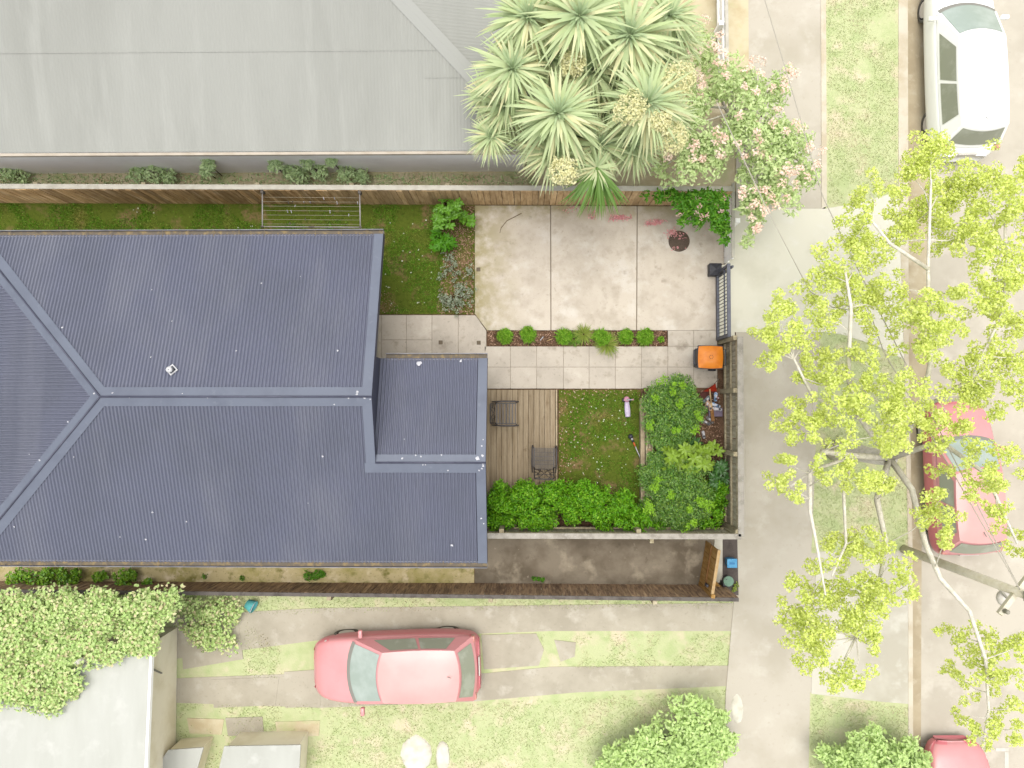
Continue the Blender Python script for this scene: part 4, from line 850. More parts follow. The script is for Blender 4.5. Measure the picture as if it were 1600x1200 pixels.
# ------------------------------------------------------------------ cars
def smoothstep_list(xs, ys, x):
    for i in range(len(xs) - 1):
        if x <= xs[i + 1]:
            t = (x - xs[i]) / (xs[i + 1] - xs[i]); return ys[i] + (ys[i + 1] - ys[i]) * t
    return ys[-1]
def car(label, loc, heading, L, W, HT, paint, roofm, side, cat='car', rear_drop=.0, estate=False):
    t = thing('parked_car', label, cat, loc, heading); hw = W / 2
    sx = [-.5, -.485, -.45, -.38, -.25, -.05, .12, .2, .3, .4, .46, .49, .5]
    plan = [.70, .82, .92, .97, 1.0, 1.0, .99, .98, .96, .91, .82, .68, .52]
    top = [.62, .82, .93, .97, .97, .95, .94, .93, .89, .80, .70, .60, .50]
    mb = MB(); ring = None; nr = 0
    for s, w, z in zip(sx, plan, top):
        x = s * L; w *= hw
        half = [(w * .90, .20), (w * .99, .34), (w, .55), (w * .975, z - .13), (w * .93, z - .045), (w * .82, z - .005), (w * .45, z + .02), (0, z + .028)]
        pts = [(-a, b) for a, b in half[:-1]] + [half[-1]] + [(a, b) for a, b in half[:-1][::-1]]
        k = len(mb.v); nr = len(pts); mb.v += [(x, y, zz) for y, zz in pts]
        if k: mb.f += [(k - nr + i, k - nr + i + 1, k + i + 1, k + i) for i in range(nr - 1)] + [(k - nr + nr - 1, k - nr, k, k + nr - 1)]
    mb.f += [tuple(range(nr)), tuple(range(len(mb.v) - 1, len(mb.v) - 1 - nr, -1))]
    b = mb.build('body', paint, t, True); b.modifiers.new('sub', 'SUBSURF').levels = 1; b.modifiers['sub'].render_levels = 1
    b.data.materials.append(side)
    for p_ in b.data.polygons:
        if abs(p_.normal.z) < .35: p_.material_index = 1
    # glasshouse: corners of the base (belt) and of the roof
    xr0 = -.485 * L if not estate else -.47 * L; xr1 = -.40 * L if not estate else -.43 * L
    B = {'f': .225 * L, 'r': xr0 + .02 * L, 'w': hw * .90, 'z': .93}; T = {'f': .045 * L, 'r': xr1 + .03 * L, 'w': hw * .69, 'z': HT - .035}
    bf, brr = .075 * L * .6, .05 * L * .5
    def front(u, v, o=0):  # u across, v up
        w = B['w'] + (T['w'] - B['w']) * v; x = B['f'] + (T['f'] - B['f']) * v + bf * (1 - (2 * u - 1) ** 2) * (1 - .35 * v)
        return Vector((x + o * .7, (2 * u - 1) * w, B['z'] + (T['z'] - B['z']) * v + o * .7))
    def rear(u, v, o=0):
        w = B['w'] + (T['w'] - B['w']) * v; x = B['r'] + (T['r'] - B['r']) * v - brr * (1 - (2 * u - 1) ** 2)
        return Vector((x - o * .8, (2 * u - 1) * w, B['z'] + (T['z'] - B['z']) * v + o * .6))
    def flank(sg):
        def f(u, v, o=0):
            w = B['w'] + (T['w'] - B['w']) * v; x0 = B['r'] + (T['r'] - B['r']) * v; x1 = B['f'] + (T['f'] - B['f']) * v
            return Vector((x0 + (x1 - x0) * u, sg * (w + .03 * math.sin(math.pi * u) + o * .8), B['z'] + (T['z'] - B['z']) * v + o * .6))
        return f
    def patch(fn, u0, u1, v0, v1, o, nu=10, nv=4):
        m = MB()
        for j in range(nv + 1):
            for i in range(nu + 1): m.v.append(tuple(fn(u0 + (u1 - u0) * i / nu, v0 + (v1 - v0) * j / nv, o)))
        m.f = [(j * (nu + 1) + i, j * (nu + 1) + i + 1, (j + 1) * (nu + 1) + i + 1, (j + 1) * (nu + 1) + i) for j in range(nv) for i in range(nu)]
        return m
    cab = MB()
    for fn in (front, rear, flank(1), flank(-1)): 
        m = patch(fn, 0, 1, 0, 1, 0); cab.add(m.v, m.f)
    cab.build('cabin_frame', paint, t, True)
    rf = MB(); nu = 10; ns = 12
    for i in range(ns + 1):
        f = i / ns
        for j in range(nu + 1):
            u = j / nu; a = rear(u, 1); c_ = front(u, 1); sd = flank(1)(f, 1).y; y = (2 * u - 1) * sd
            rf.v.append((a.x + (c_.x - a.x) * f, y, T['z'] + .045 * (1 - (2 * u - 1) ** 4) * (1 - (2 * f - 1) ** 6) + .004))
        if i: rf.f += [((i - 1) * (nu + 1) + j, (i - 1) * (nu + 1) + j + 1, i * (nu + 1) + j + 1, i * (nu + 1) + j) for j in range(nu)]
    rfo = rf.build('roof', roofm, t, True)
    MB().tube([(xr1 + .30 * 1, 0, HT + .01), (xr1 + .2, 0, HT + .10)], .008, 6).build('aerial', M['p_trim'], rfo)
    patch(front, .05, .95, .04, .95, .012).build('windscreen', M['p_glass'], t, True)
    patch(front, .03, .97, -.06, .06, .014, 10, 2).build('cowl', M['p_trim'], t, True)
    patch(rear, .07, .93, .15, .9, .012).build('rear_window', M['p_glassdark'], t, True)
    for sg in (1, -1):
        for u0, u1 in ((.13, .46), (.49, .86)): patch(flank(sg), u0, u1, .12, .9, .012, 6, 3).build('side_window', M['p_glassdark'], t, True)
        mm = MB().box((.19 * L, sg * (hw + .07), .98), (.10, .20, .13)); mm.build('mirror', paint, t, True, .03)
        MB().box((.425 * L, sg * hw * .72, .66), (.24, .14, .08), Matrix.Rotation(.28, 3, 'Y') @ Matrix.Rotation(-sg * .5, 3, 'Z')).build('headlight', M['p_light'], t, True, .03)
        MB().box((-.468 * L, sg * hw * .80, .80), (.10, .16, .22)).build('tail_light', M['p_tail'], t, True, .03)
        for fx in (.31, -.30):
            wv = empty('w'); bpy.data.objects.remove(wv)
            n = 22; m = MB(); y0, y1 = sg * (hw - .24), sg * (hw - .07)
            for y, r in ((y0, .27), (y0, .31), (y1, .31), (y1, .24)): m.v += [(fx * L + r * math.cos(k * 6.283 / n), y, .31 + r * math.sin(k * 6.283 / n)) for k in range(n)]
            m.f = [(j * n + k, j * n + (k + 1) % n, (j + 1) * n + (k + 1) % n, (j + 1) * n + k) for j in range(3) for k in range(n)]
            wo = m.build('wheel', M['p_tyre'], t, True)
            m = MB(); m.v = [(fx * L + .2 * math.cos(k * 6.283 / n), y1 + sg * .004, .31 + .2 * math.sin(k * 6.283 / n)) for k in range(n)]; m.f = [tuple(range(n))]; m.build('rim', M['p_light'], wo)
    MB().box((-.499 * L, 0, .72), (.03, .46, .12)).build('number_plate', M['p_light'], t, bevel=.005)
    return t
def cpos(a, b, z0): p = P(a, b, .8); return (p.x, p.y, z0)
car('pale red hatchback parked on the neighbouring driveway', cpos(617, 1046, -.02), math.radians(180 + 2), 4.12, 1.72, 1.46, M['p_redpaint'], M['p_redroof_lit'], M['p_redside_shade'])
car('white wagon parked at the kerb at the top right', cpos(1512, 88, -.1), math.radians(91), 4.8, 1.62, 1.56, M['p_whitepaint'], M['p_whitepaint'], M['p_whitepaint'], estate=True)
car('red hatchback parked at the kerb under the lime green tree', cpos(1512, 748, -.1), math.radians(92.5), 3.75, 1.6, 1.44, M['p_redpaint'], M['p_redroof_lit'], M['p_redside_shade'])
car('red car at the bottom right corner, cut off by the edge', cpos(1510, 1300, -.1), math.radians(91), 4.0, 1.6, 1.44, M['p_redpaint'], M['p_redroof_lit'], M['p_redside_shade'])
def marking(label, bars):
    t = MB()
    for a, b, c_, d in bars: t.prism(px([(a, b), (c_, b), (c_, d), (a, d)], -.095), -.0955, -.095)
    tag(t.build('road_marking', M['p_paint']), label, 'road marking', 'painted parking bay corners')
marking('white parking bay corner left of the bottom red car', [(1436, 1161, 1462, 1166), (1436, 1167, 1441, 1176)])
marking('white parking bay corner right of the bottom red car', [(1556, 1169, 1576, 1174), (1570, 1175, 1576, 1210)])
marking('white parking bay mark at the right rear of the upper red car', [(1560, 838, 1568, 856)])
# power pole with crossarm and cables
pb = P(1412, 858, 0); pole = thing('power_pole', 'pale power pole standing beside the kerb below the red hatchback', 'power pole', (pb.x, pb.y, -.02))
PT = 4.9
MB().tube([(0, 0, 0), (0, 0, PT)], [.11, .085], 12).build('shaft', M['p_pole'], pole, True)
MB().box((0, 0, PT - .35), (.1, 1.1, .1), rz=math.radians(-38)).build('crossarm', M['p_pole'], pole, bevel=.01)
MB().lathe([(.16, -.05), (.18, 0), (.15, .06), (.03, .1)], (.35, -.35, PT - 1.3), 18).build('lamp_head', M['p_light'], pole, True)
MB().tube([(0, 0, PT - 1.25), (.18, -.16, PT - 1.15), (.35, -.35, PT - 1.2)], .025, 8).build('lamp_arm', M['p_polefit'], pole, True)
for sg in (-.45, 0, .45): MB().lathe([(.03, 0), (.05, .04), (.03, .09), (.045, .12), (.02, .15)], (-sg * math.sin(math.radians(-38)), sg * math.cos(math.radians(-38)), PT - .3), 12).build('insulator', M['p_polefit'], pole, True)
MB().box((.0, .0, PT + .03), (.19, .19, .06)).build('cap', M['p_polefit'], pole, bevel=.01)
for lab, pts in (('thin overhead cable crossing the top of the footpath', [(1330, 400, 3.9), (1318, 375, 3.85), (1286, 308, 3.8), (1240, 150, 3.9), (1195, 0, 4.2), (1150, -160, 4.6)]), ('thin overhead cable crossing the pale driveway slab', [(1380, 548, 4.2), (1360, 490, 4.1), (1300, 480, 4.05), (1265, 455, 4.0), (1200, 330, 4.0), (1120, 160, 4.2)])):
    top = Vector((pb.x, pb.y, PT - .2)); m = MB(); m.tube([top] + [P(*v) for v in pts], .011, 5); tag(m.build('overhead_cable', M['cable']), lab, 'cable')

# ------------------------------------------------------------------ deck
dx0, dx1 = P(700, 690, .15).x, P(871, 690, .15).x; dy1, dy0 = P(800, 609, .15).y, P(800, 822, .15).y
deck = thing('deck', 'weathered timber deck with two metal chairs between house and lawn', 'deck')
nb_ = 20; wds = (dx1 - .05 - dx0) / nb_
bm_ = unit_paling(M['deck'], 'deck_board')
for i in range(nb_):
    inst('deck_board', bm_, deck, (dx0 + (i + .5) * wds, (dy0 + dy1) / 2, .125 + R.uniform(-.001, .002)), (0, 0, R.uniform(-.0008, .0008)), (wds * R.uniform(.925, .94), dy1 - dy0, .028))
MB().box((dx1 - .022, (dy0 + dy1) / 2, .075), (.035, dy1 - dy0, .16)).build('edge_board', M['deck_edge'], deck)
for k in range(5): MB().box(((dx0 + dx1) / 2, dy0 + .1 + k * (dy1 - dy0 - .2) / 4, .06), (dx1 - dx0 - .1, .05, .12)).build('joist', M['stem'], deck)

# chairs
def chair(label, loc, rz, style):
    t = thing('garden_chair', label, 'chair', loc, rz); m = M['black_metal']; W = .50; D = .50
    for sg in (1, -1):
        # front leg, arm, rear leg of one side
        MB().tube([(.27, sg * (W / 2 + .03), 0), (.27, sg * (W / 2 + .03), .58)], .014, 8).build('leg', m, t, True)
        MB().tube([(-.26, sg * (W / 2 + .03), 0), (-.20, sg * (W / 2 + .03), .58)], .014, 8).build('leg', m, t, True)
        MB().tube([(.33, sg * (W / 2 + .04), .575), (.20, sg * (W / 2 + .05), .60), (-.10, sg * (W / 2 + .05), .61), (-.34, sg * (W / 2 + .035), .585)], [.020, .022, .022, .016], 8).build('armrest', m, t, True)
        MB().bar((.27, sg * W / 2, .41), (-.24, sg * W / 2, .39), .028, .03).build('seat_rail', m, t)
    if style == 0:
        for k in range(7): x = .25 - k * .078; MB().box((x, 0, .418), (.030 if k else .02, W - .01, .012)).build('seat_slat', m, t)
        bt = (-.24, .40, -.36, .90)
    else:
        sm = MB()
        for k in range(17): sm.box((-.25 + k * .5 / 16, 0, .412), (.011, W - .02, .004))
        for k in range(13): sm.box((0, -.23 + k * .46 / 12, .4165), (.5, .011, .004))
        tag(sm.build('seat_mesh', M['mesh_grey'], t), kind='stuff')
        for k in range(6): x = .25 - k * .1; MB().box((x, 0, .42), (.010, W, .010)).build('seat_bar', m, t)
        for y in (-.08, .08): MB().box((0, y, .421), (.5, .008, .008)).build('seat_bar', m, t)
        bt = (-.22, .40, -.46, .92)
    x0, z0, x1, z1 = bt
    def bp(u, v): return Vector((x0 + (x1 - x0) * v, u * (W / 2 - .01), z0 + (z1 - z0) * v))
    MB().tube([bp(-1, 0), bp(-1, .5), bp(-1, .93), bp(-.88, 1), bp(0, 1.02), bp(.88, 1), bp(1, .93), bp(1, .5), bp(1, 0)], .015, 8).build('backrest_frame', m, t, True)
    MB().tube([bp(-1, .2), bp(1, .2)], .010, 6).build('back_rail', m, t, True)
    MB().tube([bp(-1, .62), bp(1, .62)], .008, 6).build('back_rail', m, t, True)
    for sg in (-1, 1):
        MB().tube([bp(sg * 1, .95), bp(sg * .55, .88), bp(sg * .2, .68), bp(sg * .05, .5), bp(sg * .25, .35), bp(sg * .7, .22)], .009, 6).build('back_scroll', m, t, True)
        MB().tube([bp(sg * .35, 1), bp(sg * .6, .8), bp(sg * .62, .6), bp(sg * .5, .4), bp(sg * .3, .2)], .009, 6).build('back_scroll', m, t, True)
        MB().tube([bp(sg * .98, .75), bp(sg * .7, .68), bp(sg * .66, .5), bp(sg * .98, .4)], .008, 6).build('back_scroll', m, t, True)
    return t
c = P(790, 646, .5); chair('black metal slatted garden chair on the deck near the dark roof edge', (c.x, c.y, .155), 0.0, 0)
c = P(850, 716, .5); chair('black metal garden chair with mesh seat near the hedge at the deck edge', (c.x, c.y, .155), math.radians(89), 1)

# ------------------------------------------------------------------ planting bed: a row of small shrubs and tufts
def tuft(label, a, b, rp_, mat, n, ln, wd, zlo, zhi, seed, name='grass_tuft', cat='plant', squash=1):
    c = P(a, b, .1); t = thing(name, label, cat, (c.x, c.y, 0)); r = rp_ / 61.0
    me = blade_mesh('leaves', n, r * 1.1, wd, mat, zlo, zhi, 4, seed); o = inst('leaves', me, t, (0, 0, .02))
    MB().lathe([(.03, 0), (.025, .06)], n=8).build('crown_base', M['stem'], t)
    return t
M['box_green'] = leafmat('box_green', [C('5a9016'), C('7cac26'), C('66a01a'), C('a2c048')], .5, .3, .3, k=1.7)
M['tuft_yellow'] = leafmat('tuft_yellow', [C('8ca040'), C('a4b055'), C('6f9030'), C('b8b868')], .6, .2, .3)
M['tuft_green'] = leafmat('tuft_green', [C('5f8a24'), C('789a38'), C('4f7c1e'), C('98a850')], .6, .2, .3)
def boxshrub(label, a, b, r, mat=None, n=1500, ln=.055, wd=.018, hz=.22):
    c = P(a, b, .2); t = thing('box_shrub', label, 'shrub', (c.x, c.y, 0), 0, 'small shrubs in the narrow bed'); rr = r * .0158
    cl = sprig_clumps(0, 0, hz * .7, rr * .8, int(n * .3), 30, rr * .2, n // 40, .95, .05)
    crown('foliage', t, mat or M['box_green'], cl, ln, wd, 1, .6)
    inst('spiky_leaves', blade_mesh('spiky_leaves', int(n * .16), rr * 1.12, .016, M['box_green'], .0, 1.5, 3, int(a)), t, (0, 0, hz * .45))
    MB().tube([(0, 0, -.01), (0, 0, hz)], [.02, .012], 6).build('stem', M['stem'], t)
boxshrub('small round shrub at the left end of the narrow bed', 789, 525, 14)
boxshrub('second small round shrub from the left in the narrow bed', 825, 523, 15)
boxshrub('small shrub left of the yellowish tuft in the narrow bed', 881, 525, 15)
tuft('yellowish grassy tuft in the middle of the narrow bed', 912, 522, 21, M['tuft_yellow'], 190, .3, .012, .05, 1.2, 3)
boxshrub('largest round shrub behind the tuft that spills onto the path', 940, 526, 16)
tuft('yellow-green grass tuft spilling over the path from the narrow bed', 949, 538, 26, M['tuft_yellow'], 240, .3, .012, -.05, 1.1, 5)
tuft('fine green tuft beside the small shrub left of the yellowish one', 897, 529, 18, M['tuft_green'], 150, .3, .010, .05, 1.1, 8)
boxshrub('small shrub second from the right end of the narrow bed', 978, 526, 14)
boxshrub('small shrub nearest the right end of the narrow bed', 1009, 526, 16)
boxshrub('tiny green seedling at the right tip of the narrow bed', 1034, 530, 6, None, 160, .05, .02, .08)
def stick(label, a, b, c_, d, r, mat): tag(MB().tube([P(a, b, .03), P((a + c_) / 2, (b + d) / 2, .04), P(c_, d, .03)], r, 6).build('stick', mat, None, True), label, 'stick', 'sticks in the narrow bed')
stick('white stick lying across the narrow bed', 844, 532, 849, 526, .014, M['shoe_white'])
stick('yellowish stick lying in the narrow bed', 854, 533, 864, 529, .012, M['pale_wood'])
stick('thin brown twig along the lower edge of the narrow bed', 846, 537, 874, 539, .006, M['twig'])

# ------------------------------------------------------------------ front garden plants
M['broad_green'] = leafmat('broad_green', [C('6a9c1e'), C('8cba30'), C('558a28'), C('a8c846')], .4, .4, .3)
M['grey_leaf'] = leafmat('grey_leaf', [C('8a967c'), C('a8b29a'), C('6f7e62'), C('c2c8b4')], .6, .2, .2)
bush_leaf = {}
def leaf_obj(mat, L, W):
    k = (mat.name, L, W)
    if k not in bush_leaf:
        vs = [(0, 0, 0), (L * .3, W * .42, W * .12), (L * .7, W * .45, W * .08), (L, 0, -L * .08), (L * .7, -W * .45, W * .08), (L * .3, -W * .42, W * .12), (L * .35, 0, 0), (L * .72, 0, -.01)]
        fs = [(0, 6, 1), (1, 6, 7, 2), (2, 7, 3), (0, 5, 6), (5, 4, 7, 6), (4, 3, 7)]
        me = bpy.data.meshes.new('leaf'); me.from_pydata(vs, [], fs); me.materials.append(mat); me.update(); bush_leaf[k] = me
    return bush_leaf[k]
def whorl_plant(name, label, heads, mat_list, L, W, nl, cat='shrub', per=8):
    """broad-leaved shrub: each leaf is a part; heads = (px, py, z, material index)"""
    c0 = P(heads[0][0], heads[0][1], 0); t = thing(name, label, cat, tuple(c0)); s = Stems()
    for a, b, z, mi in heads:
        p = P(a, b, z) - c0; me = leaf_obj(mat_list[mi], L, W); ph = R.uniform(0, 6)
        for k in range(per):
            el = R.uniform(-.15, .35) if k < per * .7 else R.uniform(.5, .9); sc = R.uniform(.75, 1.15)
            inst('leaf', me, t, tuple(p), (R.uniform(-.3, .3), -el, ph + k * 6.283 / per * 1.0 + R.uniform(-.2, .2) + (.5 if k >= per * .7 else 0)), (sc, sc, sc))
        s.tube([(p.x * .15, p.y * .15, 0), (p.x * .8, p.y * .8, z * .6), (p.x, p.y, z)], [.022, .014, .008], 5)
    s.build('stem', M['stem'], t); return t
hd = []
for _ in range(34):
    a, b = R.gauss(700, 13), R.gauss(332, 16)
    if 672 < a < 736 and 300 < b < 362: hd.append((a, b, R.uniform(.5, 1.1), 0))
for _ in range(9): hd.append((R.uniform(715, 738), R.uniform(332, 356), R.uniform(.3, .6), 0))
whorl_plant('broadleaf_shrub', 'bright green broad-leaved shrub against the fence beside the slab', [(700, 330, 1.1, 0)] + hd[:36], [M['broad_green']], .14, .07, 8)
whorl_plant('broadleaf_shrub', 'darker low leafy shrub just below the bright green one', [(R.uniform(676, 708), R.uniform(362, 388), R.uniform(.25, .5), 0) for _ in range(20)], [M['over_green']], .15, .06, 8)
def greybush(label, spots, n):
    c0 = P(spots[0][0], spots[0][1], 0); t = thing('silver_shrub', label, 'shrub', tuple(c0)); cl = []; s = Stems()
    for a, b, r in spots:
        p = P(a, b, .25) - c0
        for _ in range(int(r * 1.3)): cl.append((p.x + R.gauss(0, r / 95.0), p.y + R.gauss(0, r / 95.0), R.uniform(.1, .35), .045, n // 2))
        s.tube([(p.x * .1, p.y * .1, 0), (p.x, p.y, .25)], .01, 5)
    crown('foliage', t, M['grey_leaf'], cl, .05, .028); s.build('stem', M['stem'], t)
greybush('sparse silvery shrub in the bark bed near its bottom end', [(705, 462, 16), (722, 465, 14), (712, 478, 14), (695, 470, 10), (725, 450, 10)], 26)
greybush('wispy silvery plant in the middle of the bark bed', [(706, 415, 11), (702, 400, 7), (714, 430, 8), (690, 430, 6)], 18)
greybush('small grey-green plant at the slab edge of the bark bed', [(735, 428, 5), (733, 420, 4)], 20)
# weeds along the alley
weed('leafy green weeds climbing the left end of the alley fence', [(20, 905, 10, .3), (35, 898, 11, .3), (52, 905, 13, .35), (68, 910, 9, .4), (75, 897, 9, .3)], M['broad_green'], .09, .07, 110)
weed('leafy green weed clump second from the left in the alley', [(98, 897, 9, .3), (100, 908, 11, .35), (112, 910, 8, .3), (120, 896, 7, .25)], M['broad_green'], .09, .07, 100)
weed('leafy green weeds third from the left in the alley', [(152, 902, 6, .2), (190, 900, 12, .35), (192, 912, 10, .35), (205, 898, 8, .3), (160, 900, 6, .2), (229, 911, 6, .3)], M['broad_green'], .09, .07, 90)
weed('low dark weed at the alley fence below the roof centre', [(482, 900, 7, .1), (494, 899, 7, .1), (502, 897, 5, .1)], M['over_green'], .07, .03, 110)
weed('small weed dots along the alley fence base', [(320, 901, 4, .06), (378, 904, 4, .06), (835, 904, 3, .05), (842, 905, 3, .05), (848, 906, 3, .05)], M['over_green'], .05, .03, 40)

# ------------------------------------------------------------------ raised bed, hedge and round bushes
tag(MB().prism(px([(1006, 606), (1130, 606), (1134, 822), (1006, 822)], .15), -.01, .15).build('bed_soil', M['soil']), kind='structure')
bits('bark_mulch', [[(1085, 612), (1124, 612), (1128, 720), (1100, 720)]], 600, .15, M['chip'], 'dark bark mulch in the raised bed beside the fence', 'mulch', .05, .025)
rb = thing('retaining_edge', 'timber retaining edge with pale board between lawn and raised bed', 'edging')
ya, yb = P(1004, 622, .2).y, P(1004, 822, .2).y
def edge(a0, a1, z, mat, nm): 
    xa, xb = P(a0, 700, z).x, P(a1, 700, z).x; MB().prism([(xa, yb), (xb, yb), (xb, ya), (xa, ya)], -.01 if nm != 'sleeper' else .0, z).build(nm, mat, rb, bevel=.006)
edge(1001, 1007.5, .22, M['deck_edge'], 'edge_board'); edge(1009.2, 1013.2, .30, M['rail'], 'sleeper'); edge(1013.8, 1017.4, .29, M['rail'], 'sleeper'); edge(1018, 1020.5, .31, M['rail'], 'sleeper')
pp = P(1015, 704, .3); MB().box((pp.x, pp.y, .17), (.12, .10, .34)).build('post', M['paling_dark'], rb)
M['pitto'] = leafmat('pitto', [C('4f8426'), C('6f9f40'), C('96b668'), C('3c7218'), C('9cc040')], .4, .4, .2, k=1.45)
M['pitto_new'] = leafmat('pitto_new', [C('86bb28'), C('a0cc38'), C('74a824')], .45, .3, .3)
M['hedge'] = leafmat('hedge', [C('5c9a0e'), C('78b81a'), C('46820c'), C('9acb34')], .45, .3, .3)
M['rhodo'] = leafmat('rhodo', [C('6f9e26'), C('90b834'), C('a0c044'), C('578a24')], .4, .4, .3, k=1.2)
M['dark_broad'] = leafmat('dark_broad', [C('4b7a38'), C('648e50'), C('3a6628'), C('7ea068')], .35, .45, .25)
def roundbush(label, a, b, r, z, extra=(), news=()):
    c0 = P(a, b, 0); t = thing('round_bush', label, 'bush', tuple(c0), 0); cl = []; nw = []; s = Stems()
    for (aa, bb, r_, z_) in [(a, b, r, z)] + list(extra):
        p = P(aa, bb, z_) - c0; rr = r_ * (H - z_) / F
        cl += sprig_clumps(p.x, p.y, z_ - .15, rr, int(5200 * (rr / .8) ** 2), int(150 * (rr / .8) ** 2), .10, 46, .8, .0)
        s.tube([(p.x * .1, p.y * .1, .1), (p.x * .6, p.y * .6, z_ * .5), (p.x, p.y, z_)], [.06, .04, .015], 6)
    for aa, bb in news:
        p = P(aa, bb, z + .55) - c0; nw += [(p.x + R.gauss(0, .05), p.y + R.gauss(0, .05), z + .5 + R.uniform(-.05, .1), .07, 34) for _ in range(3)]
    crown('foliage', t, M['pitto'], cl, .062, .024, 1, .55)
    if nw: crown('new_growth', t, M['pitto_new'], nw, .065, .026)
    s.build('stem', M['stem'], t)
roundbush('dense round bush beside the pile of shoes', 1050, 640, 46, .75, [(1030, 625, 24, .7), (1062, 612, 26, .75), (1075, 655, 26, .7), (1035, 672, 30, .6), (1055, 680, 24, .6), (1082, 640, 20, .7)], [(1050, 610), (1068, 603), (1022, 622), (1053, 670), (1090, 652), (1015, 662), (1088, 668), (1035, 596), (1060, 630)])
roundbush('dense round bush at the fence corner end of the raised bed', 1066, 768, 48, .8, [(1035, 748, 32, .7), (1028, 725, 20, .6), (1075, 790, 36, .75), (1072, 812, 22, .75), (1015, 745, 20, .6), (1018, 795, 20, .5), (1095, 770, 22, .75), (1045, 800, 22, .6)], [(1014, 790), (1017, 798), (1098, 787), (1095, 780), (1077, 795), (1085, 815), (1030, 752), (1052, 775), (1024, 765), (1074, 828), (1110, 790)])
hd = [(R.uniform(1040, 1118), R.uniform(700, 740), R.uniform(.55, .95), 0) for _ in range(24)] + [(1122, 705, .7, 0), (1114, 698, .7, 0), (1050, 708, .8, 0), (1085, 716, 1.0, 0), (1098, 726, 1.0, 0), (1076, 729, .95, 0)]
whorl_plant('broadleaf_shrub', 'yellow-green broad-leaved shrub between the two round bushes', hd, [M['rhodo']], .20, .085, 8)
whorl_plant('broadleaf_shrub', 'dark glossy broad-leaved shrub against the weathered grey fence', [(R.uniform(1112, 1134), R.uniform(718, 760), R.uniform(.4, .8), 0) for _ in range(12)] + [(R.uniform(1020, 1090), R.uniform(690, 704), R.uniform(.3, .5), 0) for _ in range(8)], [M['dark_broad']], .18, .07, 8)
def hedge(label, pts, per, name='hedge_shrub', mat=None):
    c0 = P(pts[0][0], pts[0][1], 0); t = thing(name, label, 'hedge', tuple(c0)); cl = []; s = Stems()
    for a, b, r, z in pts:
        p = P(a, b, z) - c0; rr = r * (H - z) / F
        for _ in range(13):
            th = R.uniform(0, 6.283); q_ = rr * math.sqrt(R.random()) * 1.0
            cl.append((p.x + math.cos(th) * q_, p.y + math.sin(th) * q_, z + R.uniform(-.45, .32) * (1 - q_ / rr * .3), R.uniform(.07, .15), int(per * 1.15)))
        cl.append((p.x, p.y, z - .5, rr * .85, per * 5))
        s.tube([(p.x, p.y, 0), (p.x + .05, p.y, z)], [.03, .012], 6)
    crown('foliage', t, mat or M['hedge'], cl, .085, .034, 1, .6); s.build('stem', M['stem'], t)
HD = [[(772, 790, 22, .8), (785, 775, 18, .9), (790, 805, 20, .8), (772, 812, 16, .7)], [(815, 780, 22, .9), (828, 800, 22, .9), (808, 808, 18, .8), (822, 765, 10, .9)], [(850, 775, 20, .9), (862, 795, 24, .9), (845, 812, 18, .8), (868, 768, 14, .9)], [(895, 780, 22, .9), (910, 770, 16, .85), (900, 805, 24, .9), (920, 795, 20, .9)], [(945, 790, 22, .9), (940, 812, 18, .8), (960, 805, 20, .85), (928, 776, 14, .8)], [(982, 795, 20, .85), (990, 812, 18, .8), (972, 782, 12, .8), (1000, 806, 14, .7)]]
for k, nm in enumerate(('leafy hedge shrub at the house end of the hedge', 'second hedge shrub from the house along the white-capped fence', 'hedge shrub below the mesh seated chair', 'hedge shrub at the bottom left corner of the small lawn', 'hedge shrub below the middle of the small lawn', 'hedge shrub at the bush end of the hedge')): hedge(nm, HD[k], 60)
hedge('low leafy shrub in the corner of the two weathered fences', [(1115, 785, 20, .5), (1108, 805, 20, .45), (1120, 765, 14, .5), (1092, 815, 16, .4), (1055, 822, 14, .3), (1025, 815, 14, .3)], 60, 'corner_shrub')

# ------------------------------------------------------------------ clothesline
cz = 1.25
cl_ = thing('clothesline', 'fold-down clothesline with pegs fixed to the brown paling fence', 'clothesline')
A, B_, C_, D_ = P(410, 301, cz), P(562, 302, cz), P(563, 355, cz), P(410, 354, cz)
for a, b in ((A, D_), (B_, C_)): MB().tube([a, b], .016, 8).build('side_arm', M['alu'], cl_, True)
m1 = (D_ + C_) / 2
MB().tube([D_, m1 - Vector((.06, 0, 0))], .014, 8).build('front_bar', M['alu'], cl_, True); MB().tube([m1 + Vector((.06, 0, 0)), C_], .014, 8).build('front_bar', M['alu'], cl_, True)
MB().box(m1, (.13, .04, .04)).build('joiner', M['mesh_grey'], cl_)
for v in (A, B_): MB().box(v + Vector((0, .03, -.03)), (.07, .10, .16)).build('wall_bracket', M['mesh_grey'], cl_, bevel=.008)
for v in (C_, D_): MB().box(v, (.06, .05, .05)).build('corner', M['mesh_grey'], cl_, bevel=.008)
for k in range(7):
    f = (k + 1) / 7.6; MB().tube([A.lerp(D_, f), B_.lerp(C_, f)], .0032, 5).build('line', M['wire'], cl_, True)
pegs = [(457, 2, 0), (475, 2, 1), (485, 2, 1), (450.5, 2, 0), (527, 2, 1), (461, 3, 1), (449, 4, 1), (455, 4, 1), (516, 4, 1), (520.5, 5, 0), (545, 5, 1), (477, 6, 0), (506, 1, 1), (523, 1, 1), (559.5, 2, 1), (453, 7, 0)]
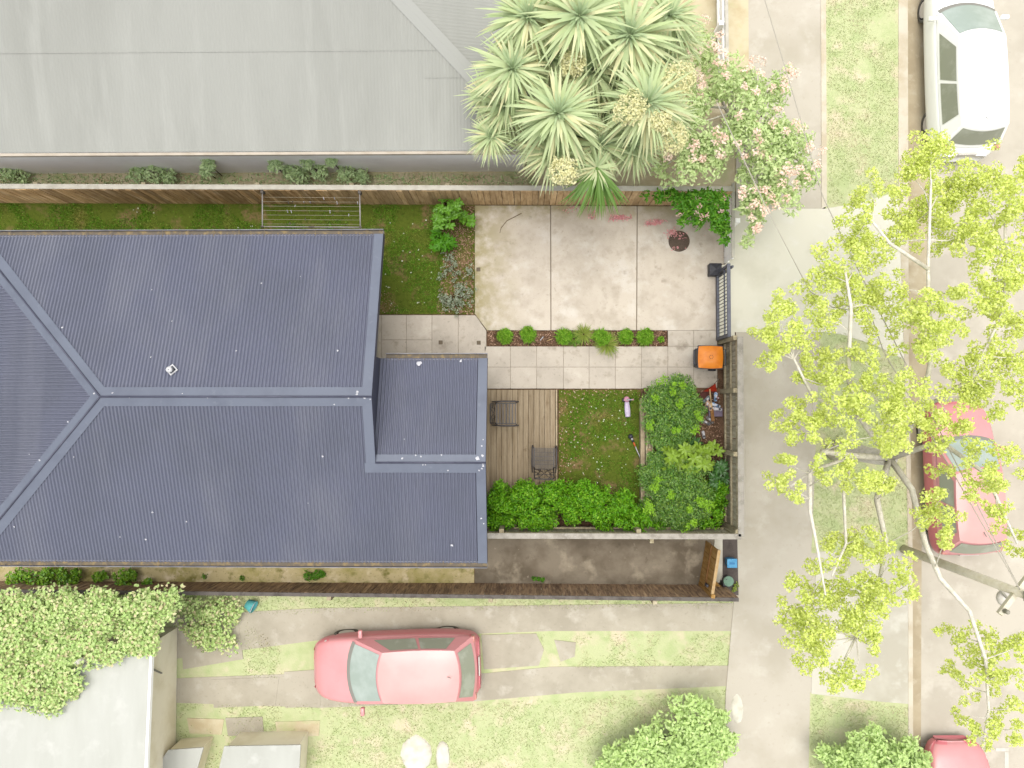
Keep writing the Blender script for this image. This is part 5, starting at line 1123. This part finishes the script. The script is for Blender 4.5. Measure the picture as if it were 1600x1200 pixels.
for i, (a, k, s_) in enumerate(pegs):
    f = k / 7.6; f2 = (a - 410) / 153; v = A.lerp(D_, f).lerp(B_.lerp(C_, f), f2)
    m = MB(); m.box((0, .008, -.02), (.014, .010, .075), Matrix.Rotation(.12, 3, 'X')); m.box((0, -.008, -.02), (.014, .010, .075), Matrix.Rotation(-.12, 3, 'X')); m.box((0, 0, 0), (.016, .028, .012))
    o = m.build('clothes_peg', M['shoe_white'] if s_ else M['mesh_grey']); o.location = v; o.rotation_euler = (R.uniform(-.9, .9), 0, R.uniform(-.2, .2))
    rank = sorted(x for x, kk, _ in pegs if kk == k).index(a); ORD = ('first', 'second', 'third', 'fourth', 'fifth', 'sixth', 'seventh')
    tag(o, '%s clothes peg, %s from the left on the %s wire from the fence' % ('pale' if s_ else 'grey', ORD[rank], ORD[k - 1]), 'clothes peg', 'pegs on the clothesline')

# ------------------------------------------------------------------ sliding gate, bin, alley gate
gx0 = P(1121, 470, .12).x; gy1, gy0 = P(1121, 428, .1).y, P(1121, 529, .1).y
gt = thing('sliding_gate', 'dark grey metal sliding gate with vertical bars at the driveway', 'gate')
gh = 1.22; m_ = M['dark_rail']
MB().box((gx0, (gy0 + gy1) / 2, .14), (.06, gy1 - gy0, .13)).build('bottom_rail', m_, gt, bevel=.005)
MB().box((gx0, (gy0 + gy1) / 2, .05), (.05, gy1 - gy0 + .1, .03)).build('track', M['alu'], gt)
MB().box((gx0, (gy0 + gy1) / 2, .82), (.035, gy1 - gy0, .035)).build('middle_rail', m_, gt)
MB().box((gx0, (gy0 + gy1) / 2, gh), (.085, gy1 - gy0 + .12, .06)).build('top_rail', m_, gt, bevel=.006)
nbars = 19
for k in range(nbars): MB().box((gx0, gy0 + .03 + k * (gy1 - gy0 - .06) / (nbars - 1), .68), (.014, .014, 1.05)).build('bar', M['black_metal'], gt)
MB().box((gx0, gy1 + .02, .66), (.06, .06, 1.2)).build('end_post', m_, gt); MB().box((gx0, gy0 - .02, .66), (.06, .06, 1.2)).build('end_post', m_, gt)
c = P(1118.5, 420.5, .3); gm = thing('gate_motor', 'square black gate motor box at the upper end of the gate', 'gate motor', (c.x, c.y, .03))
MB().add([(x * .15, y * .15, 0) for x, y in ((-1, -1), (1, -1), (1, 1), (-1, 1))] + [(x * .155, y * .155, .26) for x, y in ((-1, -1), (1, -1), (1, 1), (-1, 1))] + [(0, 0, .32)], [(3, 2, 1, 0), (0, 1, 5, 4), (1, 2, 6, 5), (2, 3, 7, 6), (3, 0, 4, 7), (4, 5, 8), (5, 6, 8), (6, 7, 8), (7, 4, 8)]).build('housing', M['black_plastic'], gm, bevel=.01)
MB().box((.17, -.1, .62), (.05, .05, 1.2)).build('guide_post', m_, gm); MB().box((.14, -.12, 1.0), (.16, .06, .06), rz=.5).build('guide_bracket', M['cap_white'], gm)
c = P(1103, 560, .5); bn = thing('wheelie_bin', 'wheeled bin with a bright orange lid beside the gate post', 'bin', (c.x - .0, c.y, .03), math.radians(-1))
def frus(x0, x1, y0, y1, z0, a0, a1, b0, b1, z1): return MB().add([(x0, y0, z0), (x1, y0, z0), (x1, y1, z0), (x0, y1, z0), (a0, b0, z1), (a1, b0, z1), (a1, b1, z1), (a0, b1, z1)], [(3, 2, 1, 0), (4, 5, 6, 7), (0, 1, 5, 4), (1, 2, 6, 5), (2, 3, 7, 6), (3, 0, 4, 7)])
frus(-.22, .2, -.2, .2, .05, -.28, .28, -.27, .27, .92).build('body', M['black_plastic'], bn, bevel=.02)
MB().box((0, 0, .925), (.62, .575, .05)).build('rim', M['black_plastic'], bn, bevel=.02)
lid = MB()
nu = 12
for i in range(nu + 1):
    for j in range(nu + 1):
        u, v = i / nu * 2 - 1, j / nu * 2 - 1
        w = 1 - .06 * v * v; h_ = 1 - .06 * u * u
        lid.v.append((u * .305 * w, v * .275 * h_, .955 + .055 * (1 - u ** 4) * (1 - v ** 4) + (.012 if max(abs(u), abs(v)) < .55 else 0)))
        if i and j: k = len(lid.v) - 1; lid.f.append((k - nu - 2, k - 1, k, k - nu - 1)[::-1])
lo = lid.build('lid', M['orange'], bn, True)
em = MB()
for k in range(6):
    th = k * math.pi / 3; em.box((.045 * math.cos(th), .045 * math.sin(th), 1.0245), (.03, .018, .004), rz=th + math.pi / 2)
em.build('emblem', M['emblem'], lo)
MB().box((.0, -.12, 1.0245), (.10, .006, .003)).build('lid_print', M['pale_wood'], lo)
MB().tube([(-.33, -.2, .90), (-.385, -.16, .90), (-.385, .16, .90), (-.33, .2, .90)], .022, 8).build('front_handle', M['black_plastic'], bn, True)
MB().tube([(.31, -.2, .93), (.36, -.2, .95), (.36, .2, .95), (.31, .2, .93)], .016, 8).build('handle', M['black_plastic'], bn, True)
for sg in (1, -1): MB().tube([(.24, sg * .24, .10), (.24, sg * .29, .10)], .10, 16).build('wheel', M['black_plastic'], bn, True)
# alley gate: slightly ajar, vertical boards
ga, gb = P(1104, 845, .08), P(1094, 909, .08); ag = thing('alley_gate', 'golden timber paling gate standing across the alley end', 'gate', (gb.x, gb.y, .04), math.atan2(ga.y - gb.y, ga.x - gb.x))
GL = (ga - gb).length; n = 8; gp = unit_paling(M['gate_wood'], 'board')
for k in range(n): inst('board', gp, ag, ((k + .5) * GL / n, R.uniform(-.003, .003), 0), (0, 0, 0), (GL / n * .93, .022, 1.30 + R.uniform(-.01, .008)))
for z in (.22, 1.18): MB().box((GL / 2, -.035, z), (GL - .02, .045, .09)).build('rail', M['gate_wood'], ag, bevel=.004)
MB().box((GL / 2, .026, .68), (GL - .02, .03, .05)).build('rail', M['brown_wood'], ag, bevel=.004)
MB().box((GL / 2, -.0, 1.325), (GL, .07, .035)).build('cap_board', M['pale_wood'], ag)
MB().box((.12, .075, .98), (.07, .05, .20)).build('latch', M['black_plastic'], ag, bevel=.008)
MB().box((-.05, -.02, .68), (.09, .09, 1.36)).build('post', M['gate_wood'], ag, bevel=.006)
bo = MB().bar(P(1114, 908, .1), P(1131, 926, .3), .11, .05).build('timber_offcut', M['gate_wood'], None, bevel=.004); tag(bo, 'loose golden timber board lying behind the alley gate', 'timber')
c = P(1145, 881, .4); bx_ = thing('blue_crate', 'bright light blue box with lid at the alley mouth', 'box', (c.x, c.y, .02))
frus(-.10, .10, -.09, .09, 0, -.118, .118, -.105, .105, .30).build('body', M['blue_body'], bx_, bevel=.01)
MB().box((0, 0, .315), (.25, .225, .03)).build('lid', M['blue_lid'], bx_, bevel=.008); MB().box((0, 0, .334), (.13, .05, .008)).build('lid_grip', M['blue_body'], bx_, bevel=.003)
c = P(1138, 908, .3); bk = thing('lidded_bucket', 'dark bucket with round pale green lid at the alley mouth', 'bucket', (c.x, c.y, .02))
MB().lathe([(.09, 0), (.115, .28)], n=24).build('body', M['black_plastic'], bk, True)
MB().lathe([(.13, .28), (.13, .31), (.115, .318), (.02, .322)], n=28).build('lid', M['green_lid'], bk, bevel=.003)
MB().box((-.06, .05, .325), (.02, .02, .01)).build('lid_hole', M['black_plastic'], bk)
MB().box((-.04, -.08, .16), (.2, .10, .3)).build('stand', M['black_plastic'], bk, bevel=.01)
weed('tiny yellow-green weed in the alley mouth corner', [(1150, 915, 4, .1), (1147, 921, 3, .08)], M['tuft_yellow'], .06, .03, 40)

# ------------------------------------------------------------------ toys, tools and shoes
c = P(980, 636, .08); sc_ = thing('kick_scooter', 'small lilac and pink kick scooter standing on the lawn', 'scooter', (c.x, c.y, .0), math.radians(94))
dk = MB(); n = 8
for i in range(n + 1):
    f = i / n; w = .035 + .038 * math.sin(math.pi * min(1, .25 + f * .62)); x = -.25 + f * .40
    dk.v += [(x, -w, .07), (x, w, .07), (x, w * .92, .10), (x, -w * .92, .10)]
    if i: k = 4 * i; dk.f += [(k - 4 + a, k - 4 + (a + 1) % 4, k + (a + 1) % 4, k + a) for a in range(4)]
dk.f += [(0, 1, 2, 3), (4 * n + 3, 4 * n + 2, 4 * n + 1, 4 * n)]
dk.build('footboard', M['lilac'], sc_, True)
MB().lathe([(.07, 0), (.075, .04), (.06, .08), (.03, .1)], (.20, 0, .06), 16).build('front_housing', M['pink'], sc_, True)
for sg in (1, -1): MB().tube([(.18, sg * .075, .05), (.18, sg * .105, .05)], .05, 14).build('front_wheel', M['black_plastic'], sc_, True)
MB().tube([(-.22, -.02, .04), (-.22, .02, .04)], .04, 14).build('rear_wheel', M['black_plastic'], sc_, True)
MB().tube([(.20, 0, .12), (.18, 0, .50)], .014, 8).build('steering_post', M['shoe_white'], sc_, True)
hb = MB().tube([(.18, -.11, .50), (.18, .11, .50)], .011, 8).build('handlebar', M['shoe_white'], sc_, True)
for sg in (1, -1): MB().tube([(.18, sg * .08, .50), (.18, sg * .125, .50)], .016, 8).build('grip', M['pink'], hb, True)
ga_, gb_ = P(985.5, 682, .06), P(1001, 717, .06); d_ = (gb_ - ga_).normalized()
tl = thing('garden_tool', 'long-handled tool with black head, orange collar and white pole on the lawn', 'tool', (ga_.x, ga_.y, .06), math.atan2(d_.y, d_.x)); TL = (gb_ - ga_).length
MB().lathe([(.06, -.03), (.065, 0), (.05, .05), (.02, .07)], (0, 0, 0), 14).build('head', M['black_plastic'], tl, True)
MB().tube([(.02, 0, .02), (.16, 0, .03)], .026, 8).build('shaft_sleeve', M['black_plastic'], tl, True)
MB().tube([(.05, .0, .05), (.09, .0, .055)], .028, 8).build('head_band', M['shoe_white'], tl, True)
MB().tube([(.16, 0, .03), (.27, 0, .03)], .022, 8).build('collar', M['orange_grip'], tl, True)
MB().tube([(.27, 0, .03), (TL, 0, .02)], .013, 8).build('pole', M['shoe_white'], tl, True)
# red dustpan with a grey handle
rd = thing('dustpan', 'red plastic scoop with thin grey handle leaning by the fence', 'dustpan', tuple(P(1108, 611, .2)))
o0 = P(1108, 611, .2)
w = [P(a, b, z) - o0 for a, b, z in ((1098, 612, .2), (1120, 612, .2), (1118, 599, .42), (1114, 602, .42))]
MB().add(list(w) + [v + Vector((0, -.005, -.04)) for v in w], [(0, 1, 2, 3), (7, 6, 5, 4), (0, 4, 5, 1), (1, 5, 6, 2), (2, 6, 7, 3), (3, 7, 4, 0)]).build('pan', M['red_plastic'], rd)
MB().bar(P(1097, 613, .2) - o0, P(1121, 613, .2) - o0, .04, .05).build('lip', M['maroon'], rd)
MB().tube([P(1116, 600, .42) - o0, P(1123, 592, .75) - o0], .009, 6).build('handle', M['mesh_grey'], rd, True)
MB_ = MB().box(P(1101, 622, .2), (.32, .26, .10)); tag(MB_.build('storage_tray', M['maroon'], None, bevel=.01), 'dark maroon tray under the shoes beside the red scoop', 'tray')
cb = P(1117, 644, .25); cr = thing('storage_box', 'purple-grey low box under the blue and white shoes', 'box', (cb.x, cb.y, .15))
frus(-.15, .15, -.09, .09, 0, -.165, .165, -.10, .10, .16).build('body', M['crate_purple'], cr, bevel=.01); MB().box((0, 0, .17), (.35, .22, .02)).build('lid', M['crate_purple'], cr, bevel=.006)
def shoe(label, a, b, z, rz, mat, L=.24, roll=0, group=None):
    c = P(a, b, z); t = thing('shoe', label, 'shoe', (c.x, c.y, z), rz, group); t.rotation_euler = (roll, 0, rz)
    n = 10; so = MB(); up = MB(); rings = 0
    outl = [(-.5, .02), (-.46, .30), (-.3, .36), (-.05, .32), (.15, .40), (.32, .42), (.45, .28), (.5, .04)]
    poly = [(x * L, y * L * .48) for x, y in outl] + [(x * L, -y * L * .48) for x, y in outl[::-1]]
    so.prism(poly, 0, .022).build('sole', M['shoe_white'], t)
    hs = [.08, .085, .085, .08, .07, .055, .045, .03]
    for (x, y), h in zip(outl, hs):
        yy = y * L * .46; k = len(up.v)
        up.v += [(x * L * .97, -yy, .022), (x * L * .96, -yy * .85, h * .7), (x * L * .95, -yy * .45, h), (x * L * .95, yy * .45, h), (x * L * .96, yy * .85, h * .7), (x * L * .97, yy, .022)]
        if k: up.f += [(k - 6 + i, k - 6 + i + 1, k + i + 1, k + i) for i in range(5)]
    up.build('upper', mat, t, True)
    MB().lathe([(.028, 0), (.03, .004)], (-.22 * L, 0, .084), 12).build('opening', M['black_plastic'], t)
    MB().box((.08 * L, 0, .077), (.06, .045, .006), Matrix.Rotation(.25, 3, 'Y')).build('tongue', M['shoe_white'], t)
shoe('upper shoe of the beige pair in the pile by the fence', 1104, 632, .32, math.radians(75), M['shoe_beige'])
shoe('lower right shoe of the beige pair in the pile by the fence', 1109, 635, .34, math.radians(95), M['shoe_beige'])
shoe('blue and white shoe on top of the purple-grey box', 1118, 633, .36, math.radians(160), M['shoe_blue'])
shoe('second blue shoe just above the purple-grey box', 1120, 639, .35, math.radians(170), M['shoe_white'])
shoe('greenish grey shoe at the left of the shoe pile', 1104, 624, .28, math.radians(40), M['shoe_teal'])
shoe('pale blue-grey shoe next to the fence post', 1118, 620, .3, math.radians(85), M['shoe_blue'])
shoe('left grey shoe lying below the shoe pile', 1103, 660, .17, math.radians(150), M['shoe_grey'])
shoe('right grey shoe lying below the shoe pile', 1109, 656, .17, math.radians(130), M['shoe_grey'])
shoe('single pale shoe half under the broad leaves', 1099, 679, .17, math.radians(100), M['shoe_white'], .2)
a_, b_ = P(1109, 608, .55), P(1114, 658, .30); bt_ = thing('wooden_bat', 'wooden bat with pale handle and brown blade across the shoes', 'bat')
k1 = a_.lerp(b_, .42); k2 = a_.lerp(b_, .62)
MB().tube([a_, k1], [.016, .018], 10).build('handle', M['pale_wood'], bt_, True)
MB().bar(k1, k2, .05, .03).build('shoulder', M['pale_wood'], bt_, bevel=.008); MB().bar(k2 - (k2 - k1) * .02, b_, .085, .035).build('blade', M['brown_wood'], bt_, bevel=.008)
bo = P(1123, 622, .4); bb = thing('red_bottle', 'small red and silver bottle against the fence in the pile', 'bottle', (bo.x, bo.y, .15)); MB().lathe([(.035, 0), (.036, .16), (.015, .2)], n=14).build('body', M['red_plastic'], bb, True); MB().lathe([(.017, .2), (.017, .23)], n=12).build('cap', M['shoe_white'], bb, True)
